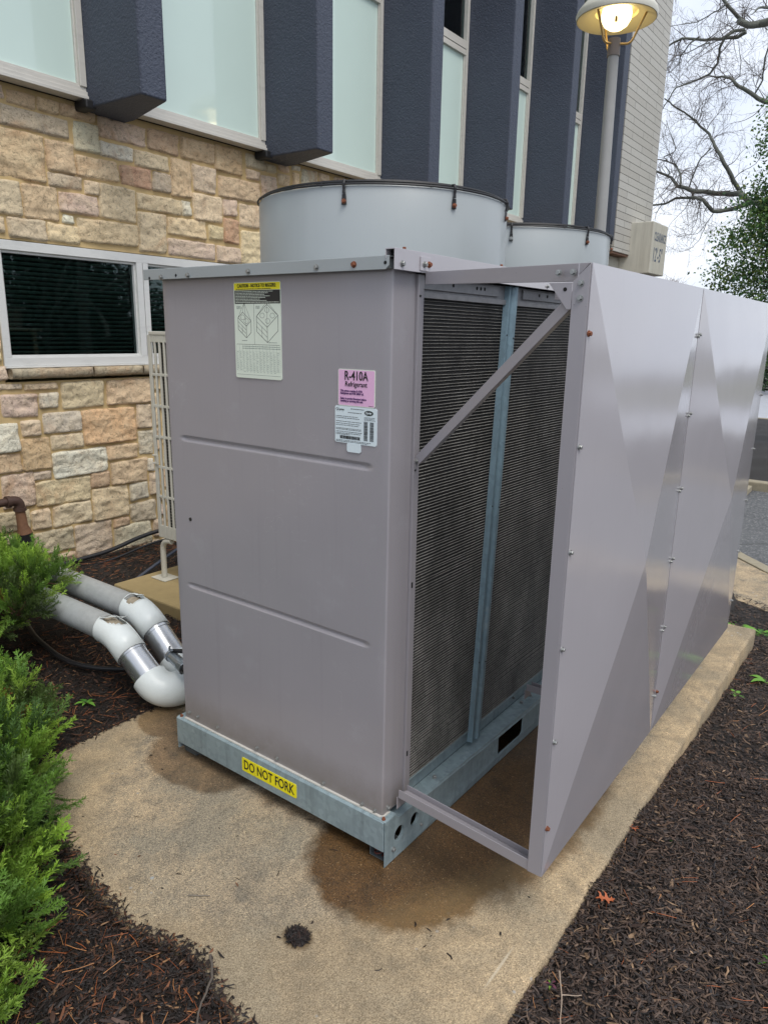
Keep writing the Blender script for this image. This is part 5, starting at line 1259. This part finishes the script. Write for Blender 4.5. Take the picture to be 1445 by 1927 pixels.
leafy('evergreen_shrub', 'dark rounded evergreen shrub beyond the far parking lane', 'shrub', [(-3.2, 28, 1.1, 1.3), (-1.6, 28.2, 1.0, 1.25), (-4.9, 28.3, 1.2, 1.4)], 5000, .16, [(40, 66, 40), (56, 84, 44), (76, 98, 48)], 22, (-2.9, 28, -.2), .1)
leafy('evergreen_tree', 'tall dark green tree standing behind the far shrub', 'tree', [(-2.0, 31, 3.2, 1.7), (-.6, 31, 3.6, 1.9), (-3.3, 31.4, 2.4, 1.5)], 6000, .2, [(44, 72, 44), (62, 92, 50)], 23, (-1.4, 31, -.2), .22)
# pale bare dome tree far away
fd = thing('distant_bare_tree', 'small pale bare tree crown peeping over the screen on the horizon', 'tree', (-9.2, 34, -.2))
f = MB(); g = random.Random(31)
f.tube([(-9.2, 34, -.3), (-9.15, 34, 1.8)], [.2, .14], 10)
for k in range(420):
    a = g.uniform(0, 6.28); el = g.uniform(.25, 1.5); d = Vector((math.cos(a)*math.cos(el), math.sin(a)*math.cos(el), math.sin(el)))
    p0 = Vector((-9.15, 34, 1.8)); e_ = p0*1.0+Vector((d.x*1.55, d.y*1.55, d.z*2.45))*g.uniform(.8, 1.05); mpt = p0.lerp(e_, .5)+Vector((g.gauss(0, .22), g.gauss(0, .22), g.gauss(.1, .15)))
    f.tube([p0.lerp(e_, g.uniform(0, .4)), mpt, e_], [.022, .014, .006], 4, False)
    for q_ in range(3): f.tube([mpt.lerp(e_, g.random()), e_+Vector((g.gauss(0, .25), g.gauss(0, .25), g.gauss(0, .2)))], [.010, .004], 3, False)
f.build('bare_crown', simple('pale_twigs', (150, 142, 142), .9), fd)
# street side evergreens (these are what the lower window mirrors)
DG = [(40, 52, 42), (52, 64, 46), (60, 72, 52), (36, 46, 38)]
leafy('street_evergreen', 'dark evergreen tree on the street side seen mirrored in the lower window', 'tree', [(9.5, 5.5, 1.4, 1.6), (9.6, 5.4, 3.1, 1.5), (9.5, 5.5, 4.6, 1.1), (9.5, 5.5, 5.8, .6)], 10000, .2, DG, 41, (9.5, 5.5, -.2), .2, shell=.3)
leafy('street_evergreen', 'second, farther evergreen tree on the street side mirrored in the window', 'tree', [(11.0, 9.6, 1.5, 1.7), (11.0, 9.5, 3.2, 1.5), (11.0, 9.6, 4.7, .9)], 9500, .2, DG, 42, (11, 9.5, -.2), .2, shell=.3)
leafy('street_evergreen', 'low broad evergreen on the street side mirrored in the window', 'tree', [(13.5, 13.5, 1.2, 2.2), (10.8, 13.0, .9, 1.5), (9.0, 2.0, .7, 1.2), (11.5, 2.0, .9, 1.5)], 9500, .2, DG, 43, (12, 13, -.2), .2, shell=.3)
sb = thing('street_bare_tree', 'bare tree on the street side mirrored in the lower window', 'tree', (7.6, 8.2, -.2))
lim = []; g = random.Random(8)
for k in range(11):
    a = g.uniform(-1.3, 1.3); z0 = g.uniform(1.0, 2.6); pts = [(7.6, z0)]
    for j in range(5): pts.append((pts[-1][0]+math.sin(a)*.45+g.uniform(-.1, .1), pts[-1][1]+math.cos(a)*.32+.12))
    lim.append((pts, .06, .012))
f, tw = twig_system(lim, 8.2, 12, 2, .55, 3.0); f.tube([(7.6, 8.2, -.3), (7.62, 8.2, 1.5), (7.5, 8.2, 4.2)], [.17, .14, .06], 12); f.build('trunk', m_bark, sb, smooth=60); tw.build('twigs', m_twig, sb)

# ---- junipers: feathery sprays
def spray_templates(k, seed):
    out = []; g = random.Random(seed)
    for _ in range(k):
        V = []; F = []
        def leaf(p, d, ln, w_, nrm):
            s_ = d.cross(nrm).normalized()*w_; b = len(V); V.extend([p-s_*.5, p+s_*.5, p+d*ln*.6+s_*.45+nrm*ln*.05, p+d*ln, p+d*ln*.6-s_*.45+nrm*ln*.05]); F.append((b, b+1, b+2, b+3)); F.append((b, b+3, b+4, b+4))
        nrm = Vector((0, 0, 1)); P = [Vector((0, 0, 0))]; d = Vector((1, 0, .1)).normalized(); 
        for i in range(11): d = (d+Vector((0, g.gauss(0, .09), g.gauss(.03, .06)))).normalized(); P.append(P[-1]+d*.0125)
        for i in range(11):
            dd = (P[i+1]-P[i]).normalized(); leaf(P[i], dd, .017, .0032, (nrm+Vector((0, g.gauss(0, .5), 0))).normalized())
            sl_ = .042*(1-i/12)*g.uniform(.6, 1.15)+.008
            for sd_ in (-1, 1):
                if g.random() < .08: continue
                ang = sd_*g.uniform(.5, .85); b1 = Vector((math.cos(ang), math.sin(ang), g.gauss(.1, .25))).normalized(); n2 = max(2, int(sl_/.0065)); q = P[i]; dq = b1
                for j in range(n2):
                    dq = (dq+Vector((.08, 0, g.gauss(.03, .1)))).normalized(); q2 = q+dq*(sl_/n2); nn = Vector((g.gauss(0, .4), g.gauss(0, .4), 1)).normalized()
                    leaf(q, dq, sl_/n2*1.35, .0032, nn)
                    for s3 in (-1, 1):
                        if g.random() < .85:
                            a3 = s3*g.uniform(.45, .9); c_, s__ = math.cos(a3), math.sin(a3); d3 = Vector((dq.x*c_-dq.y*s__, dq.x*s__+dq.y*c_, dq.z+g.gauss(.1, .3))).normalized()
                            leaf(q2, d3, g.uniform(.007, .015), .0030, Vector((g.gauss(0, .5), g.gauss(0, .5), 1)).normalized())
                    q = q2
        out.append((np.array([tuple(v) for v in V]), F))
    return out
TPL = spray_templates(6, 4)
def juniper(name, label, lobes, n, seed, base, cols, stems, scale=1.0, zmin=-.03, brown=.004):
    t = thing(name, label, 'shrub', base, 'juniper shrubs'); g = np.random.default_rng(seed); rr = random.Random(seed)
    wv = np.array([l_[3]**2 for l_ in lobes]); ch = g.choice(len(lobes), n, p=wv/wv.sum()); Vs = []; Fs = []; Ts = []; k0 = 0; Cc = [s2l(c) for c in cols]
    br = MB()
    tone = {}
    for i in range(n):
        cx, cy, cz, rx, ry, rz = lobes[ch[i]] if len(lobes[ch[i]]) == 6 else (*lobes[ch[i]][:3], *[lobes[ch[i]][3]]*3)
        d = g.normal(size=3); d /= np.linalg.norm(d); 
        if d[2] < -.35: d[2] = -d[2]
        r_ = .45+.5*g.random()**.5; lump = 1+.22*noise.noise((d[0]*3+cx*5, d[1]*3+cy*5, d[2]*3))
        p = np.array([cx, cy, cz])+d*np.array([rx, ry, rz])*r_*lump
        if p[2] < zmin: continue
        # direction: outward and up, drooping a bit
        out_ = Vector(d)+Vector((0, 0, .35))+Vector(tuple(g.normal(size=3)*.32)); out_.normalize()
        side = out_.cross(Vector((0, 0, 1))+Vector(tuple(g.normal(size=3)*.45))).normalized(); nn = side.cross(out_)
        s_ = scale*(.6+.75*g.random()); Mx = np.array([out_, side, -nn if nn.z < 0 else nn]); tv, tf = TPL[g.integers(0, len(TPL))]
        V = (tv*s_)@Mx+p; Vs.append(V); Fs += [tuple(a+k0 for a in f_) for f_ in tf]; k0 += len(V)
        key = (round(p[0]*7), round(p[1]*7), round(p[2]*9)); 
        if key not in tone: tone[key] = rr.choice(Cc), rr.uniform(.75, 1.3), rr.random()
        c_, m_, bb = tone[key]; c_ = np.array(c_)*m_*(.85+.3*g.random())
        if bb < brown or (r_ < .62 and bb > .80): c_ = np.array(s2l((150, 96, 58)))
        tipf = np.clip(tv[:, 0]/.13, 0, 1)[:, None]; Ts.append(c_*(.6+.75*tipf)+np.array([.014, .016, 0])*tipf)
        if i % 6 == 0: a = Vector(base)+Vector((rr.uniform(-.05, .05), rr.uniform(-.05, .05), .02)); br.tube([Vector((cx, cy, max(.0, cz-.5*rz))), Vector((cx, cy, cz))*.4+Vector(p)*.6, Vector(p)], [.006, .004, .002], 4, False)
    F3 = []
    for f_ in Fs: F3.append(f_ if f_[2] != f_[3] else (f_[0], f_[1], f_[2], f_[2]))
    Fq = np.array([f_ for f_ in Fs if f_[2] != f_[3]]); Ft = np.array([f_[:3] for f_ in Fs if f_[2] == f_[3]]); V = np.concatenate(Vs); T = np.concatenate(Ts)
    # one mesh: split the quads so every face is a triangle
    Fa = np.concatenate([Fq[:, [0, 1, 2]], Fq[:, [0, 2, 3]], Ft]); fast_mesh('foliage', V, Fa, m_leaf, T, t)
    for s0 in stems: br.tube([Vector(p) for p in s0], [.016, .012, .008][:len(s0)], 8)
    br.build('stem', m_stem, t); return t
JC = [(116, 150, 56), (92, 126, 52), (134, 166, 62), (64, 94, 44), (146, 176, 74), (100, 136, 54), (72, 92, 46)]
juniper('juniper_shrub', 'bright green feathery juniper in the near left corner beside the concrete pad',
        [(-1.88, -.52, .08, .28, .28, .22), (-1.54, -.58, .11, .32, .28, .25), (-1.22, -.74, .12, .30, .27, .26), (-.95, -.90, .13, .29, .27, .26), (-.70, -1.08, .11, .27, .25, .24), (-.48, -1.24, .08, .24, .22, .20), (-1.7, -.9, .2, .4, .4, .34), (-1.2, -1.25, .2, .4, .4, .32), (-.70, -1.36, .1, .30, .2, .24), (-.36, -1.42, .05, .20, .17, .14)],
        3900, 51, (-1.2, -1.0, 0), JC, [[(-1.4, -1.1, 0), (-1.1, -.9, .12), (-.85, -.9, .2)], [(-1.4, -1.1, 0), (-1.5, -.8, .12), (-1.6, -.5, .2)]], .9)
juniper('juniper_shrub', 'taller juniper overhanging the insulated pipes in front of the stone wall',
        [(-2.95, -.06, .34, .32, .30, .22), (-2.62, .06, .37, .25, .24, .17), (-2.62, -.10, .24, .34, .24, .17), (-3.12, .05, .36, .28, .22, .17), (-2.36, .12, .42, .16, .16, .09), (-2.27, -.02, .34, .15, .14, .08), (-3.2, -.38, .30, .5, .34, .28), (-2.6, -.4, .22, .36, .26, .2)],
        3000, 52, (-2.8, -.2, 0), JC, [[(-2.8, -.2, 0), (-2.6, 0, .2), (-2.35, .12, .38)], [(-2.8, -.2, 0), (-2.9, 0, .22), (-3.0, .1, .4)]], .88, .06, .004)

# ---- weeds, leaf, twigs
def weed(x, y, z, s_, label, cols, seed, n=6, group='small green weeds in the mulch'):
    g = random.Random(seed); f = MB(); T = []; V = []; F = []
    for k in range(n):
        a = 6.28*k/n+g.uniform(-.4, .4); L_ = s_*g.uniform(.6, 1.1); up_ = g.uniform(.25, .8); d = Vector((math.cos(a), math.sin(a), 0)); t_ = Vector((-d.y, d.x, 0)); c = Vector(s2l(g.choice(cols)))
        w_ = L_*.18; b = len(V); m_ = 7
        for i in range(m_+1):
            u = i/m_; ww = w_*math.sin(math.pi*min(1, .06+u*.92))*(1+.25*math.sin(u*22)); p = d*L_*u+Vector((0, 0, L_*(up_*u-.55*u*u)))
            for s2 in (-1, 0, 1): q_ = Vector((x, y, z))+p+t_*ww*s2+Vector((0, 0, abs(s2)*ww*.35)); V.append(tuple(q_)); T.append(tuple(c*(1.25 if s2 == 0 else 1)))
        for i in range(m_):
            for j in range(2): q = b+i*3+j; F.append((q, q+1, q+4, q+3))
    o = fast_mesh('weed', V, F, m_leaf, np.array(T), smooth=True); tag(o, label, 'weed', group); return o
WC = [(96, 150, 52), (120, 172, 66), (80, 130, 48)]
weed(.42, 3.33, -.14, .10, 'green weed rosette in the mulch just beyond the far end of the screen', WC, 1, 9)
weed(.56, 3.30, -.14, .12, 'broader green weed at the right edge near the sidewalk', WC, 2, 9)
weed(.62, 2.24, -.11, .07, 'two leaved bright weed against the pad edge below its far end', WC, 3, 5)
weed(.72, 2.52, -.12, .09, 'bright green leafy weed in mulch off the far corner of the pad', WC, 4, 6)
weed(.69, .76, -.035, .030, 'tiny pale green seedling in the dark mulch right of the pad', [(130, 180, 100), (110, 160, 90)], 5, 7)
weed(-1.76, .01, -.02, .055, 'small green weed in the mulch left of the white elbow', WC, 6, 7)
weed(1.07, .41, -.03, .05, 'bright green single leaf at the right frame edge', WC, 7, 3)
weed(.61, -.05, -.02, .022, 'tiny seedling with purple leaf near the lower pad edge', [(120, 62, 84), (130, 168, 60)], 8, 5)
# orange oak leaf with pointed lobes
def oak(x, y, z, s_, rot, label):
    out_ = [(0, 0), (.08, .05), (.2, .04), (.26, .2), (.2, .38), (.33, .30), (.37, .12), (.5, .07), (.58, .26), (.55, .46), (.68, .33), (.70, .12), (.82, .08), (.9, .2), (.92, .08), (1.05, .02)]
    pts = out_+[(a, -b) for a, b in out_[::-1][1:-1]]; me = bmesh.new(); vs = []
    for a, b in pts: q = Vector((a*s_, b*s_, 0)); q.rotate(Matrix.Rotation(rot, 3, 'Z')); vs.append(me.verts.new((x+q.x, y+q.y, z+.35*s_*(abs(b)**1.2)*.8+.06*s_*math.sin(a*6))))
    es = [me.edges.new((vs[i], vs[(i+1) % len(vs)])) for i in range(len(vs))]; bmesh.ops.triangle_fill(me, edges=es, use_beauty=True)
    m_ = bpy.data.meshes.new('oak_leaf'); me.to_mesh(m_); me.free(); m_.materials.append(simple('rust_orange_leaf', (172, 94, 56), .6, 0, .15, 40)); o = bpy.data.objects.new('oak_leaf', m_); C.objects.link(o)
    s2_ = o.modifiers.new('solid', 'SOLIDIFY'); s2_.thickness = .0006; tag(o, label, 'leaf'); return o
oak(.60, .30, .004, .058, .6, 'rust orange oak leaf lying on the mulch against the pad edge')
oak(.592, .71, -.01, .036, 2.2, 'smaller curled brown oak leaf farther along the pad edge')
def stick(pts, r_, label, col=(92, 84, 76)):
    P = []; 
    for i in range(len(pts)-1):
        a, b = Vector(pts[i]), Vector(pts[i+1])
        for k in range(5): q = a.lerp(b, k/5); P.append(q+Vector((noise.noise(q*40), noise.noise(q*40+Vector((5, 0, 0))), 0))*.004)
    P.append(Vector(pts[-1])); o = MB().tube(P, [r_*(1-.5*i/len(P)) for i in range(len(P))], 7).build('fallen_stick', simple('dry_stick', col, .85, 0, .3, 60), None, smooth=60); tag(o, label, 'stick', 'fallen sticks'); return o
stick([(-.172, -.572, .006), (-.110, -.62, .010), (-.07, -.69, .014), (.02, -.80, .012)], .0042, 'dark stick lying across the near edge of the pad and mulch')
stick([(-.40, -.47, .004), (-.345, -.43, .004)], .0028, 'short grey twig on the pad beside the mulch point', (120, 112, 100))
stick([(.62, -.02, .004), (.66, -.09, .01), (.70, -.2, .008)], .002, 'thin pale forked twig on the lower right mulch', (168, 150, 132))
stick([(.66, -.09, .01), (.70, -.06, .012)], .0015, 'short side piece of pale twig on the lower right mulch', (168, 150, 132))
